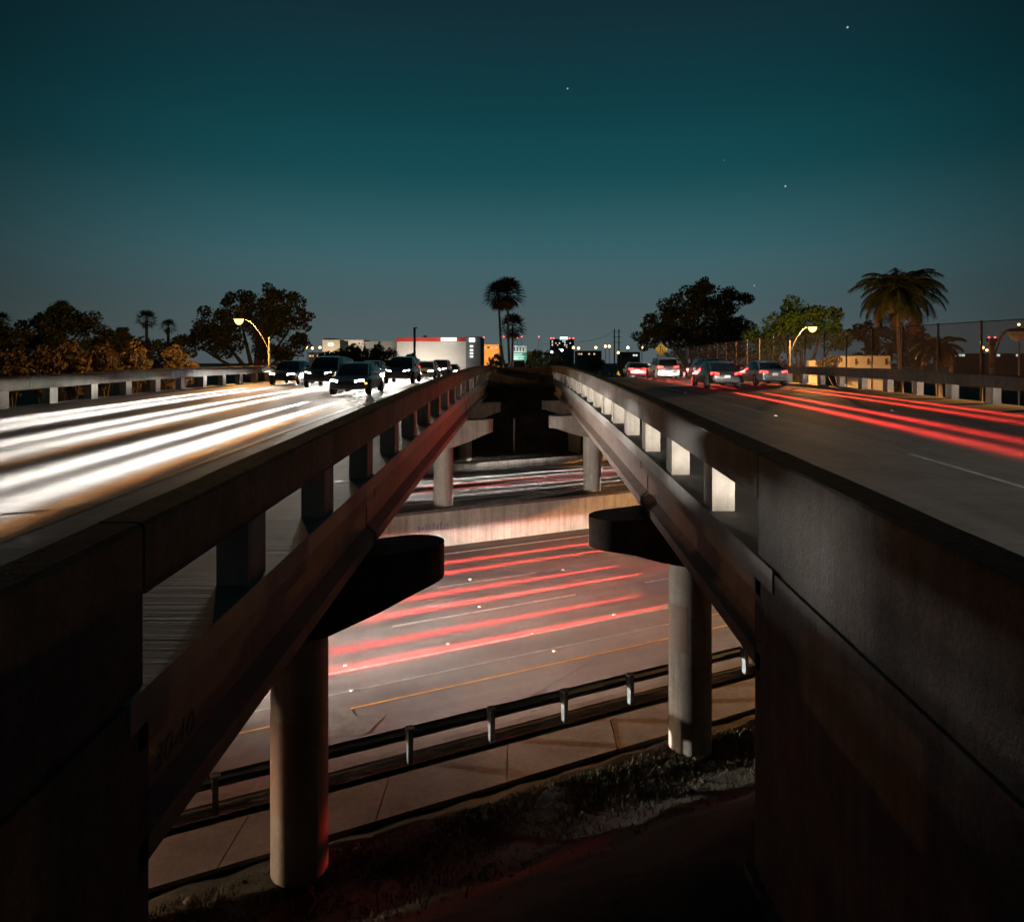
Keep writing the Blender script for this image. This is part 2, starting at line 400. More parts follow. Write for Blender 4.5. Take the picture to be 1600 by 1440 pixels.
# ------------------------------------------------------------------ bridges
def girder_ring(X, D, e_sign, ztop, s):
    # outer I-section; s=+1: faces +X
    pr = [(.25, 0), (.25, -.17), (.10, -.27), (.10, -.66), (.25, -.80), (.25, -.97), (-.25, -.97), (-.25, -.80), (-.10, -.66), (-.10, -.27), (-.25, -.17), (-.25, 0)]
    return [(X+s*a, D+SK*s*a*0, ztop+b) for a, b in pr]
def rail_mb(X0, X1, D0, D1, z0, z1, step=.7):
    rings = []; n = max(1, int((D1-D0)/step))
    for i in range(n+1):
        D = D0+(D1-D0)*i/n; z = zd(D)+random.uniform(-.004, .004); c = .03+random.uniform(-.012, .012)
        rings.append([(X0, D, z+z0), (X1, D, z+z0), (X1, D, z+z1-c), (X1-(c if X1 > X0 else -c), D, z+z1), (X0+(c if X1 > X0 else -c), D, z+z1), (X0, D, z+z1-c)])
    return MB().loft(rings)
PIERS = [13.75, 35.5, 48.2]
def bridge(s, label):
    root = empty('road_bridge', (s*10.5, 25, 0), label, 'bridge', 'parallel road bridges')
    # deck
    rings = []; es = [5.9+i*1.0 for i in range(51)]
    cols = [2.56, 4, 7, 10, 13, 16, 18.45]
    top = []
    mb = MB()
    for e in es:
        row = []
        for c in cols:
            x, y = sk(s*c, e); row.append((x, y, zd(y)))
        row += [(p[0], p[1], p[2]-.24) for p in reversed(row)]
        rings.append(row)
    deck = mesh_obj('deck', mb.loft(rings), M['deck'], root)
    # girders, span by span
    ends = [6.1]+PIERS+[56.3]
    for k in range(4):
        a, b = ends[k]+.05, ends[k+1]-.05
        for c in (2.82, 5.4, 8.0, 10.6, 13.2, 15.8, 18.15):
            x0 = s*c; rr = []
            for q in range(5):
                y = a+(b-a)*q/4+SK*x0; rr.append(girder_ring(x0, y, 0, zd(y)-.243, -s))
            gobj = mesh_obj('girder', MB().loft(rr), M['girder'], root)
            if s < 0 and k == 0 and c == 2.82: near_girder = gobj
    # piers
    for k, e in enumerate(PIERS):
        tc_ = s*3.62; x_in = s*1.46; x_out = s*18.6
        rings = []; n = 60
        ts = [0, .02, .06, .13, .22, .34, .48, .6, 1.2, 2.0, 2.8, 4.0, 7, 10, 13, 16.4, 16.9, 17.05, 17.14]
        for tt in ts:
            x = x_in+s*tt; y = e+SK*x
            d = min(tt, 17.14-tt); w = .56*math.sqrt(max(0.0004, 1-((.56-min(d, .56))/.56)**2))
            zt = zd(e+SK*(s*3.0))-1.31+ (zd(e+SK*x)-zd(e+SK*s*3.0))
            dep = .62+.62*smooth01(tt/2.2) if tt < 8 else .62+.62*smooth01((17.14-tt)/2.2)
            nv = Vector((-U[1], U[0]))*w
            rings.append([(x+nv.x, y+nv.y, zt), (x-nv.x, y-nv.y, zt), (x-nv.x, y-nv.y, zt-dep), (x+nv.x, y+nv.y, zt-dep)])
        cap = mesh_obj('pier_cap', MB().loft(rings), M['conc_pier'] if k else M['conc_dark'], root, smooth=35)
        zb = (.0, 1.5, 1.5)[k]
        for c in (3.74, 9.7, 15.7):
            x = s*c; y = e+SK*x; zt = zd(y)-1.31-1.18
            if k == 2 and s > 0:
                mbc = MB().box(x-.42, x+.42, y-.4, y+.4, zb, zt)
                mesh_obj('column', mbc, M['conc_pier'], cap)
            else:
                r = .468
                hs = [zb-.15, zb, zb+.03, zt]
                mbc = MB().loft([[(x+r*math.cos(2*math.pi*j/40), y+r*math.sin(2*math.pi*j/40), z) for j in range(40)] for z in hs])
                co = mesh_obj('column', mbc, M['conc_pier'], cap, smooth=35)
                if c < 4 and k == 0:
                    patch = MB(); a0, a1 = (R(150), R(285)) if s < 0 else (R(175), R(250))
                    z0p, z1p = (1.2, 2.75) if s < 0 else (2.3, 3.3)
                    patch.loft([[(x+(r+.003)*math.cos(a0+(a1-a0)*j/14), y+(r+.003)*math.sin(a0+(a1-a0)*j/14), zz+random.uniform(-.02, .02)) for j in range(15)] for zz in (z0p, z1p)], cap=False, closed=False)
                    mesh_obj('paint_patch', patch, M['paint_band'], cap, fix=False, smooth=60)
                    for zz in (1.5, 3.0) if s < 0 else (1.9, 3.6):
                        mesh_obj('form_seam', MB().loft([[(x+(r+.004*q)*math.cos(2*math.pi*j/40), y+(r+.004*q)*math.sin(2*math.pi*j/40), zz+dz_) for j in range(40)] for q, dz_ in ((-1, -.02), (1, -.008), (1, .008), (-1, .02))], cap=False), M['conc_pier'], cap, smooth=60)
        for c in (2.82, 5.4, 8.0, 10.6, 13.2, 15.8, 18.15):
            for de in (-.24, .24):
                x = s*c; y = e+SK*x+de; zt = zd(y)-.243-.97
                mesh_obj('bearing', MB().box(x-.2, x+.2, y-.13, y+.13, zd(e+SK*x)-1.33, zt+.012), M['pole_dark'], cap)
    # end walls below the deck
    for e0, e1 in ((5.2, 5.85), (56.5, 57.2)):
        rr = []
        for c in (2.62, 10, 18.4):
            x = s*c; z = zd(e0+SK*x)
            rr.append([(*sk(x, e0), 1.0), (*sk(x, e1), 1.0), (*sk(x, e1), z-.26), (*sk(x, e0), z-.26)])
        mesh_obj('abutment_wall', MB().loft(rr), M['conc_dark'], root)
    # near wing wall with the solid end of the parapet above it
    De = 7.75 if s > 0 else 4.85
    rr = []
    for i in range(9):
        D = -9+(De+9)*i/8; z = zd(D)
        rr.append([(s*2.57, D, .5), (s*3.1, D, .5), (s*3.1, D, z-.03), (s*2.57, D, z-.03)])
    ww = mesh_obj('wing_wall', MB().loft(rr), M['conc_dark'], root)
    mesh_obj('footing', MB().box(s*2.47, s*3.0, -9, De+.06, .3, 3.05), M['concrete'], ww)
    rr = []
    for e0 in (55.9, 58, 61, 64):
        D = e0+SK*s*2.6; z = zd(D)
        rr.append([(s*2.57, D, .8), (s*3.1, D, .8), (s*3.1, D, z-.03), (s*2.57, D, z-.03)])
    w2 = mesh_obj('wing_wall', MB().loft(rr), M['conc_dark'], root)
    ye = 55.9+SK*s*2.6
    mesh_obj('pilaster', MB().box(s*1.5, s*2.565, ye, ye+.7, 2.5, zd(ye)+.35), M['conc_dark'], w2)
    # parapets
    pm = MB().box(-.155, .155, -.225, .225, -.02, .63)
    pme = bpy.data.meshes.new('post'); pme.from_pydata(pm.v, [], pm.f); recalc(pme); pme.materials.append(M['conc_pier'])
    start = 9.9 if s > 0 else 6.98
    for which in (0, 1):
        if which == 0: Xa, Xb, D0, D1 = s*2.60, s*2.95, De-.4, 84 if s > 0 else 76
        else: Xa, Xb, D0, D1 = s*18.4, s*18.05, -6, 96
        # one beam per pair of bays, butted with open joints
        par = empty_part('parapet', ((Xa+Xb)/2, (D0+D1)/2, zd((D0+D1)/2)), root)
        if which == 0:
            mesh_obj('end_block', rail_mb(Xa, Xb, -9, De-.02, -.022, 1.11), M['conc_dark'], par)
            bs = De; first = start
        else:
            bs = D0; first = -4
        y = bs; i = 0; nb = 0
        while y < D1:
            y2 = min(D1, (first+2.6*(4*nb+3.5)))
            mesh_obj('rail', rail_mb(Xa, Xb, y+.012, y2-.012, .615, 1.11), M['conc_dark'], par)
            y = y2; nb += 1
        D = first
        while D < D1-.3:
            inst('post', pme, ((Xa+Xb)/2, D, zd(D)), par)
            D += 2.6
    return root, deck, near_girder if s < 0 else None
def empty_part(name, loc, parent):
    o = bpy.data.objects.new(name, None); COL.objects.link(o); o.empty_display_size = .2; place(o, loc, parent); return o
bL, deckL, girdL = bridge(-1, 'concrete road bridge carrying the oncoming headlights')
bR, deckR, _ = bridge(1, 'concrete road bridge carrying the red tail lights, tall fence on its far side')
# number sprayed on the near girder
tcv = bpy.data.curves.new('lettering', 'FONT'); tcv.body = '30-10'; tcv.size = .27; tcv.extrude = .002; tcv.shear = .25
to = bpy.data.objects.new('tmp', tcv); COL.objects.link(to)
bpy.context.view_layer.update()
tme = bpy.data.meshes.new_from_object(to.evaluated_get(bpy.context.evaluated_depsgraph_get())); bpy.data.objects.remove(to)
tme.materials.clear(); tme.materials.append(M['stencil'])
tob = bpy.data.objects.new('lettering', tme); COL.objects.link(tob)
place(tob, (-2.715, 5.2, zd(5.2)-.243-.60), girdL); tob.rotation_euler = (R(90), 0, R(90))

# approach roads behind and ahead of the bridges
def approach(s, e0, e1, name, label):
    mb = MB(); es = [e0+(e1-e0)*i/40 for i in range(41)]
    rings = [[(*sk(s*c, e), zd(e+SK*s*c)) for c in (2.95, 7, 13, 18.1)] for e in es]
    return struct(mesh_obj(name, mb.loft(rings, cap=False, closed=False), M['deck'], origin=(s*10, e0, 5), fix=False), label)
ap = [approach(-1, -60, 5.9, 'near_road', 'deck concrete of the road behind the bridge with oncoming lanes'), approach(1, -60, 5.9, 'near_road', 'deck concrete of the road behind the bridge with outgoing lanes'),
      approach(-1, 56.0, 260, 'approach_road', 'road beyond the bridge crest with oncoming lanes'), approach(1, 56.0, 260, 'approach_road', 'road beyond the bridge crest with outgoing lanes')]
def deckmark(name, par, m, X, w, D0, D1, zo=.006):
    mb = MB(); n = max(1, int((D1-D0)/2)); rings = []
    for i in range(n+1):
        D = D0+(D1-D0)*i/n; rings.append([(X-w/2, D, zd(D)+zo), (X+w/2, D, zd(D)+zo)])
    return mesh_obj(name, mb.loft(rings, cap=False, closed=False), m, par, fix=False)
for k in range(9):
    D = 8.2+k*12.2
    p = deckR if D < 58 else ap[3]
    deckmark('lane_dash', p, M['white_paint'], 8.0, .13, D+(3 if k else 0), D+6.3)
deckmark('edge_line', deckR, M['white_paint'], 12.7, .14, 30, 62)
deckmark('edge_line', deckR, M['worn_paint'], 12.7, .14, 12.5, 29.9)
for k in range(6): deckmark('lane_dash', deckR, M['worn_paint'], 15.7, .12, 17+k*12, 20.5+k*12)
deckmark('edge_line', deckR, M['worn_paint'], 3.9, .12, 10, 56)
for k in range(8):
    D = 4+k*12.2
    p = deckL if D < 46 else ap[2]
    deckmark('lane_dash', p, M['worn_paint'], -9.5, .13, D+3, D+6.3)
    deckmark('lane_dash', p, M['worn_paint'], -12.9, .13, D+3, D+6.3)
deckmark('edge_line', deckL, M['yellow_paint'], -6.1, .13, 3.5, 54)
deckmark('edge_line', deckL, M['worn_paint'], -16.4, .13, 2, 45)
for X, D in ((-4.4, 16), (-4.45, 19.2), (-4.4, 22.3), (-4.0, 12.6), (-4.5, 25), (-4.4, 28.5), (-4.3, 14.1), (-4.3, 17.6)):
    inst('road_stud', sme, (X, D, zd(D)+.003), deckL)
for X, D in ((8.0, 10.2), (8.0, 22.2), (12.6, 24), (8.0, 34.4)): inst('road_stud', sme, (X, D, zd(D)+.003), deckR)
# construction joints across the decks
for dk, s in ((deckL, -1), (deckR, 1)):
    for e in (13.2, 20.6, 28.1, 35.6, 48.2):
        mb = MB(); n = 6
        rr = []
        for i in range(n+1):
            c = 2.97+(18-2.97)*i/n; x, y = sk(s*c, e); rr.append([(x, y-.02, zd(y)+.004), (x, y+.02, zd(y)+.004)])
        mesh_obj('deck_joint', mb.loft(rr, cap=False, closed=False), M['tar'], dk, fix=False)
# cross wall closing the gap at the far end
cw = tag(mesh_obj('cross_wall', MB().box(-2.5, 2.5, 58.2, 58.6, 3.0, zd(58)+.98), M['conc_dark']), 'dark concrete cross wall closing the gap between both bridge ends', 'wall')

# ------------------------------------------------------------------ crash barrier beside the lower road
gr = empty('crash_barrier', (*sk(0, 16.2), 0), 'galvanised steel crash barrier on posts beside the lower road', 'crash barrier')
prof = [(.04, .42), (.085, .46), (.04, .51), (.0, .56), (.04, .61), (.085, .66), (.04, .70)]
pr2 = prof+[(a-.012, b) for a, b in reversed(prof)]
rr = []
for X in range(-14, 15):
    rr.append([(X-U[1]*(a+.12), sk(X, 16.2)[1]+U[0]*(a+.12), b+.06) for a, b in pr2])
for k in range(7):
    seg = rr[k*4:k*4+5]
    mesh_obj('rail', MB().loft(seg), M['steel'], gr, smooth=40)
gp = MB()
gp.box(-.055, -.045, -.07, .07, 0, .74); gp.box(-.045, .045, -.07, -.06, 0, .74); gp.box(.045, .055, -.07, .07, 0, .74)
gme = bpy.data.meshes.new('post'); gme.from_pydata(gp.v, [], gp.f); gme.materials.append(M['steel'])
bp_ = MB().box(-.065, .065, .072, .118, .44, .775); bp_.box(-.095, .095, -.07, .071, .742, .76)
bme = bpy.data.meshes.new('blockout'); bme.from_pydata(bp_.v, [], bp_.f); bme.materials.append(M['steel'])
px0, e0 = onroad(768, 1157, .05)[0], 16.2
for i in range(-7, 7):
    x = px0+i*1.905*U[0]
    po = inst('post', gme, (*sk(x, e0), .04), gr, ROT); o = inst('blockout', bme, (*sk(x, e0), .04), gr, ROT)

# ------------------------------------------------------------------ sign seen edge on, in the gap
sp = P(803, 727, 48.0); zg = 1.5
sg = empty('sign_post', (sp[0], 48.0, zg), 'thin sign post seen edge on in the dark gap between the bridges', 'sign')
mesh_obj('pole', MB().tube([(sp[0], 48, zg), (sp[0], 48, 4.75)], .045, 10), M['sign_white'], sg, smooth=60)
mesh_obj('sign_panel', MB().box(sp[0]+.06, sp[0]+.10, 47.65, 48.35, 3.9, 4.7), M['pole'], sg)
for z in (4.1, 4.5): mesh_obj('bracket', MB().box(sp[0]+.03, sp[0]+.06, 47.95, 48.05, z-.03, z+.03), M['pole'], sg)

# ------------------------------------------------------------------ litter and grass by the near columns
def grass_patch(name, n, fn, m, h=(.05, .2)):
    mb = MB()
    for _ in range(n):
        x, y = fn(); z = gz(x, y)-.02; a = random.uniform(0, 6.28); hh = random.uniform(*h); w = random.uniform(.006, .016)
        lx, ly = math.cos(a)*hh*random.uniform(.2, 1.1), math.sin(a)*hh*random.uniform(.2, 1.1)
        px, py = -math.sin(a)*w, math.cos(a)*w
        mb.add([(x-px, y-py, z), (x+px, y+py, z), (x+lx*.5+px*.7, y+ly*.5+py*.7, z+hh*.7), (x+lx*.5-px*.7, y+ly*.5-py*.7, z+hh*.7), (x+lx, y+ly, z+hh)],
               [(0, 1, 2, 3), (3, 2, 4)])
    return stuff(mesh_obj(name, mb, m, origin=(0, 12, 0), fix=False))
def f1():
    e = 13.95-abs(random.gauss(0, 1.3)); x = random.uniform(-8, 8); return sk(x, max(8, e))
gg = grass_patch('grass', 12000, f1, M['grass'], (.03, .13)); gg['label'] = 'dry grass and litter on the dirt bank below the bridges'
def f2():
    e = random.uniform(47.2, 57); x = random.uniform(-20, 20); return sk(x, e)
g3 = grass_patch('grass', 14000, f2, M['grass'], (.1, .35)); g3['label'] = 'rough grass on the dark slope beyond the far carriageway'
lx, ly = -4.35, 9.35
zl = gz(lx, ly)
tag(mesh_obj('fallen_log', MB().tube([(lx-.75, ly-.25, gz(lx-.75, ly-.25)+.07), (lx, ly, gz(lx, ly)+.09), (lx+.45, ly+.02, gz(lx+.45, ly)+.07), (lx+.62, ly-.14, gz(lx+.6, ly-.1)+.05)], [.085, .075, .085, .05], 9), M['wood'], smooth=60),
    'short weathered log lying in the grass below the oncoming bridge', 'log')
for i in range(26):
    e = random.uniform(10.5, 13.9); x = random.uniform(-5.5, 5.5); X, Y = sk(x, e); z = gz(X, Y); r = random.uniform(.03, .085)
    m_ = MB(); a0 = random.uniform(0, 6)
    rg = []
    for q, (rr_, zz) in enumerate(((.6, -.02), (1, .35), (.85, .8), (.3, 1.05))):
        rg.append([(X+r*rr_*math.cos(a0+j*1.0472)*random.uniform(.75, 1.2), Y+r*rr_*math.sin(a0+j*1.0472)*random.uniform(.75, 1.2), z+zz*r*.8) for j in range(6)])
    tag(mesh_obj('stone', m_.loft(rg), M['path']), 'small loose stone on the dirt bank below the bridges', 'stone', 'loose stones on the bank')

# ------------------------------------------------------------------ chain link fence along the far edge of the outgoing bridge
fe = empty('chain_link_fence', (18.6, 55, 6), 'tall chain link fence on posts along the outgoing bridge', 'fence')
FX = 18.55
pmb = MB().tube([(0, 0, -.3), (0, 0, 3.25)], .05, 8)
fpm = bpy.data.meshes.new('post'); fpm.from_pydata(pmb.v, [], pmb.f); fpm.materials.append(M['fence_steel'])
for i in range(26):
    D = 22.5+i*2.95
    inst('post', fpm, (FX, D, zd(D)), fe)
    D2 = D+2.95
    if i < 25:
        z0, z1 = zd(D), zd(D2)
        mesh_obj('mesh_panel', MB().add([(FX+.052, D+.03, z0+.5), (FX+.052, D2-.03, z1+.5), (FX+.052, D2-.03, z1+3.2), (FX+.052, D+.03, z0+3.2)], [(0, 1, 2, 3)]), M['net'], fe, fix=False)
        mesh_obj('top_rail', MB().tube([(FX, D+.05, z0+3.2), (FX, D2-.05, z1+3.2)], .022, 6), M['fence_steel'], fe)

# ------------------------------------------------------------------ street lamps
def street_lamp(base, top_z, head, label, lit=True, power=5200, m='pole', r=.1, tint=(1, .47, .13), cutoff=0):
    root = empty('street_lamp', base, label, 'street lamp')
    x, y, z = base
    mesh_obj('pole', MB().tube([(x, y, z), (x, y, top_z)], [r*1.3, r*.85], 12), M[m], root, smooth=60)
    hx, hy, hz = head; k = Vector((hx-x, hy-y, 0))
    a0 = (x, y, top_z-1.1); pts = []
    for i in range(9):
        t_ = i/8; pts.append((x+k.x*t_, y+k.y*t_, a0[2]+(hz+.08-a0[2])*math.sin(t_*math.pi/2)**.9))
    mesh_obj('arm', MB().tube(pts, .034, 8), M['arm_steel'], root, smooth=60)
    pts2 = [(x, y, top_z-.08)]+[(p[0], p[1], p[2]+.20*(1-i/8)+.05) for i, p in enumerate(pts)][3:]
    mesh_obj('brace', MB().tube(pts2, .018, 6), M['arm_steel'], root)
    for zz in (top_z-.2, top_z-1.1): mesh_obj('clamp', MB().tube([(x, y, zz-.09), (x, y, zz+.09)], r*1.35, 12), M['pole_dark'], root)
    d = k.normalized()
    rings = []
    for t_, w, h in ((-.1, .05, .05), (.05, .13, .1), (.35, .17, .13), (.62, .12, .09), (.7, .04, .04)):
        c = Vector((hx, hy, hz))+d*t_; n = Vector((-d.y, d.x, 0))
        rings.append([c+n*w*math.cos(j*math.pi/4)+Vector((0, 0, .08+h*math.sin(j*math.pi/4)*(1 if j < 4 else .3))) for j in range(8)])
    hd = mesh_obj('lamp_head', MB().loft(rings), M['pole_dark'], root, smooth=60)
    rings = []
    for f_, dz in ((1, 0), (.9, -.09), (.6, -.16), (.2, -.2)):
        c = Vector((hx, hy, hz))+d*.3; rings.append([c+Vector((.32*f_*math.cos(j*math.pi/6), .32*f_*math.sin(j*math.pi/6), .05+dz*2)) for j in range(12)])
    mesh_obj('lens', MB().loft(rings), M['sodium'] if lit else M['sign_white'], hd, smooth=60)
    if lit:
        lp = (hx+d.x*.3, hy+d.y*.3, hz-.22)
        if cutoff: lamp('lamp_light', 'SPOT', (lp[0], lp[1], lp[2]-.25), power, tint, hd, .12, (lp[0], lp[1], lp[2]-5), cutoff, .15)
        else: lamp('lamp_light', 'POINT', (lp[0], lp[1], lp[2]-.3), power, tint, hd, .12)
    return root
b = P(421, 565, 53); h = P(380, 500, 52)
street_lamp((b[0], 53, 0), P(0, 526, 53)[2], (h[0], 52, h[2]), 'lit sodium street lamp in front of the broad tree beside the oncoming bridge', power=6500)
b = P(1233, 565, 55); h = P(1263, 512, 54.5)
street_lamp((b[0], 55, 0), P(0, 532, 55)[2], (h[0], 54.5, h[2]), 'lit sodium street lamp behind the chain link fence', power=6500)
b = P(1550, 565, 30); h = P(1576, 520, 29.6)
street_lamp((b[0], 30, 0), P(0, 530, 30)[2], (h[0], 29.6, h[2]), 'unlit street lamp pole behind the fence, beneath the distant control tower', lit=False)
street_lamp((31.5, 30.2, 0), 9.0, (30, 30.6, 9.5), 'lit sodium street lamp standing by the lower road past the outgoing bridge', power=44000, cutoff=168)
q = sk(-22.5, 16.0)
street_lamp((q[0]-1.5, q[1]-1.2, 0), 5.6, (q[0], q[1], 6.2), 'lit roadside lamp on the bank past the oncoming bridge, hidden by it', power=15000, tint=(1, .70, .46), cutoff=168)

# ------------------------------------------------------------------ vegetation
def leaves(mb, c, r, n, size, squash=.8, shell=.55):
    cx, cy, cz = c
    for _ in range(n):
        a = random.uniform(0, 6.283); u = random.uniform(-1, 1); q = math.sqrt(1-u*u); rad = r*(shell+(1.08-shell)*random.random()**.6)
        if random.random() < .08: rad *= random.uniform(1.05, 1.22)
        p = Vector((cx+rad*q*math.cos(a), cy+rad*q*math.sin(a), cz+rad*u*squash))
        n1 = Vector((random.gauss(0, 1), random.gauss(0, 1), random.gauss(0, 1))).normalized()
        n2 = n1.orthogonal().normalized(); n3 = n1.cross(n2); s_ = size*random.uniform(.4, 1.4)
        mb.add([p-n2*s_*.5, p+n3*s_*.32, p+n2*s_*.6, p-n3*s_*.32], [(0, 1, 2, 3)])
def tree(name, base, clumps, label, m, size=.45, dens=1.0, group=None, trunk_r=.35, cat='tree', clump_n=10):
    root = empty(name, base, label, cat, group)
    cl = MB(); x, y, z = base
    tops = []
    for (c, r) in clumps:
        tops.append(c)
        k = max(4, int(clump_n*(r/2.5)**1.2))
        for _ in range(k):      # sub-clumps give an uneven outline
            a = random.uniform(0, 6.283); u = random.uniform(-.9, 1); q = math.sqrt(1-u*u); rr_ = r*random.uniform(.55, .95)
            cc = (c[0]+rr_*q*math.cos(a), c[1]+rr_*q*math.sin(a), c[2]+rr_*u*.75); sr = r*random.uniform(.22, .42)
            leaves(cl, cc, sr, int(105*dens*(sr/size)**1.25/3.0), size)
        leaves(cl, c, r*.72, int(60*dens*(r/size)**1.3/3.0), size, shell=.4)
    tm = MB(); mid = Vector((x, y, z)); hmin = min(c[2] for c in tops)
    fork = Vector((x+.2, y, z+(hmin-z)*.62))
    tm.tube([mid, mid.lerp(fork, .5)+Vector((.1, 0, 0)), fork], [trunk_r*1.25, trunk_r, trunk_r*.85], 10)
    mesh_obj('trunk', tm, M['bark'], root, smooth=60)
    for c in tops:
        c = Vector(c); md = fork.lerp(c, .5)+Vector((0, 0, -.3))
        mesh_obj('limb', MB().tube([fork-Vector((0, 0, .3)), md, c], [trunk_r*.6, trunk_r*.35, .05], 7), M['bark'], root, smooth=60)
    mesh_obj('crown', cl, m, root, fix=False)
    return root
def cl(D, *pts): return [(P(px, py, D+dd), r_/F*D) for px, py, r_, dd in pts]
# broad tree behind the lit lamp on the oncoming side
tree('ficus_tree', (P(395, 565, 88)[0], 88, 0), cl(88, (330, 505, 36, 0), (372, 480, 34, 2), (405, 500, 46, -2), (438, 472, 36, 0), (462, 500, 28, 1), (352, 535, 40, 0), (430, 535, 44, 0), (470, 530, 18, 2), (300, 535, 26, 1), (425, 462, 22, 0)),
     'broad round-topped tree behind the lit lamp on the oncoming side', M['leaf'], .34, 1.5, trunk_r=.55)
tree('ficus_tree', (P(95, 565, 74)[0], 74, 0), cl(74, (60, 520, 40, 0), (100, 505, 40, 1), (95, 487, 20, 0), (140, 522, 40, 0), (30, 535, 36, 0), (180, 535, 32, 1), (100, 550, 46, -1)),
     'tallest dark tree of the dense clump at the picture edge on the oncoming side', M['leaf'], .33, 1.5, trunk_r=.45)
tree('ficus_tree', (P(215, 565, 80)[0], 80, 0), cl(80, (200, 540, 28, 0), (240, 545, 26, 0), (275, 548, 24, 0), (170, 548, 26, 0)),
     'lower dark tree between the dense clump and the broad tree', M['leaf'], .34, 1.5, trunk_r=.35)
tree('ficus_tree', (P(-20, 565, 70)[0], 70, 0), cl(70, (-20, 535, 40, 0), (10, 550, 34, 0), (-40, 520, 36, 0)),
     'dark tree cut off by the picture edge behind the oncoming bridge rail', M['leaf'], .40, 1.2, trunk_r=.35)
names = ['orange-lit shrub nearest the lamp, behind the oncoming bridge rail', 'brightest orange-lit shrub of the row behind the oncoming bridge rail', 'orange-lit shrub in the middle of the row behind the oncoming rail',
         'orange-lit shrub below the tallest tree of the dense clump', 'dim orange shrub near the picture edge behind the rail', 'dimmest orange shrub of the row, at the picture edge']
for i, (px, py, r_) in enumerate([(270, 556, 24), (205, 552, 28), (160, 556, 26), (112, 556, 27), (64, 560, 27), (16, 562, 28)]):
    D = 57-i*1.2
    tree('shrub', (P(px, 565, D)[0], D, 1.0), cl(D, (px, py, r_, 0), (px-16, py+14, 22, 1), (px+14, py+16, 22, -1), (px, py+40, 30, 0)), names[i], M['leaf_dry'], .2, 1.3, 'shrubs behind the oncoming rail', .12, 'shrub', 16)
# outgoing side
tree('ficus_tree', (P(1082, 565, 104)[0], 104, 0), cl(104, (1030, 505, 32, 0), (1070, 475, 36, 0), (1110, 465, 34, 2), (1140, 470, 30, 0), (1100, 505, 46, -2), (1145, 515, 34, 0), (1015, 530, 24, 0), (1060, 535, 40, 0), (1120, 545, 44, 0), (1095, 448, 20, 0)),
     'broad dark tree behind the merge sign on the outgoing side', M['leaf'], .36, 1.5, trunk_r=.6)
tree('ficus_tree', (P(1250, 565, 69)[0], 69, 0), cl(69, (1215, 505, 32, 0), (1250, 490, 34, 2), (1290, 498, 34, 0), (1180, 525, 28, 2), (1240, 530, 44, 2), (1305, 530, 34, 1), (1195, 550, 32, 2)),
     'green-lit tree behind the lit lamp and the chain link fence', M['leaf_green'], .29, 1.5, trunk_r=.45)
tree('shrub', (P(1195, 565, 72)[0], 72, 3), cl(72, (1190, 560, 20, 0), (1170, 565, 16, 0), (1215, 566, 16, 0)), 'low lit shrub at the foot of the fence below the green tree', M['leaf_dry'], .26, 1.1, None, .1, 'shrub')
tree('shrub', (P(1310, 565, 58)[0], 58, 2), cl(58, (1300, 566, 14, 0), (1285, 570, 12, 0)), 'small shrub beside the cream concrete wall behind the fence', M['leaf_dry'], .22, 1.1, None, .1, 'shrub')
tree('shrub', (P(1395, 565, 74)[0], 74, 0), cl(74, (1352, 522, 26, 0), (1385, 530, 30, 1), (1420, 528, 28, 0), (1448, 545, 22, 0), (1365, 555, 30, 0), (1415, 556, 32, 0)), 'dark thicket around the trunk of the tall feather-leaved palm', M['leaf'], .36, 1.2, None, .2, 'shrub', 14)
# far tree line
far = [(510, 556, 12, 210, 'low dark tree at the foot of the cream shop front'), (560, 548, 20, 200, 'dark round tree in front of the long shop building'), (597, 552, 18, 205, 'dark tree next to the pale tower pole, before the red band'),
       (530, 556, 14, 190, 'dark tree between the broad tree and the long shop building'), (845, 556, 16, 150, 'dark feathery tree beside the green road sign'), (862, 560, 12, 170, 'small dark tree in front of the distant hotel'),
       (775, 562, 12, 180, 'low dark tree under the orange-lit building'), (822, 563, 9, 185, 'low dark bush behind the green road sign'), (930, 562, 10, 230, 'low dark trees before the twin power poles'),
       (640, 560, 10, 215, 'low dark tree in front of the red banded shop wall')]
for px, py, r_, D, lab in far:
    tree('far_tree', (P(px, 565, D)[0], D, 0), cl(D, (px, py, r_, 0), (px-r_*.7, py+r_*.5, r_*.8, 1), (px+r_*.7, py+r_*.5, r_*.8, -1), (px, py+r_*1.2, r_, 0)), lab, M['leaf'], .6, .9, 'far trees', .25)
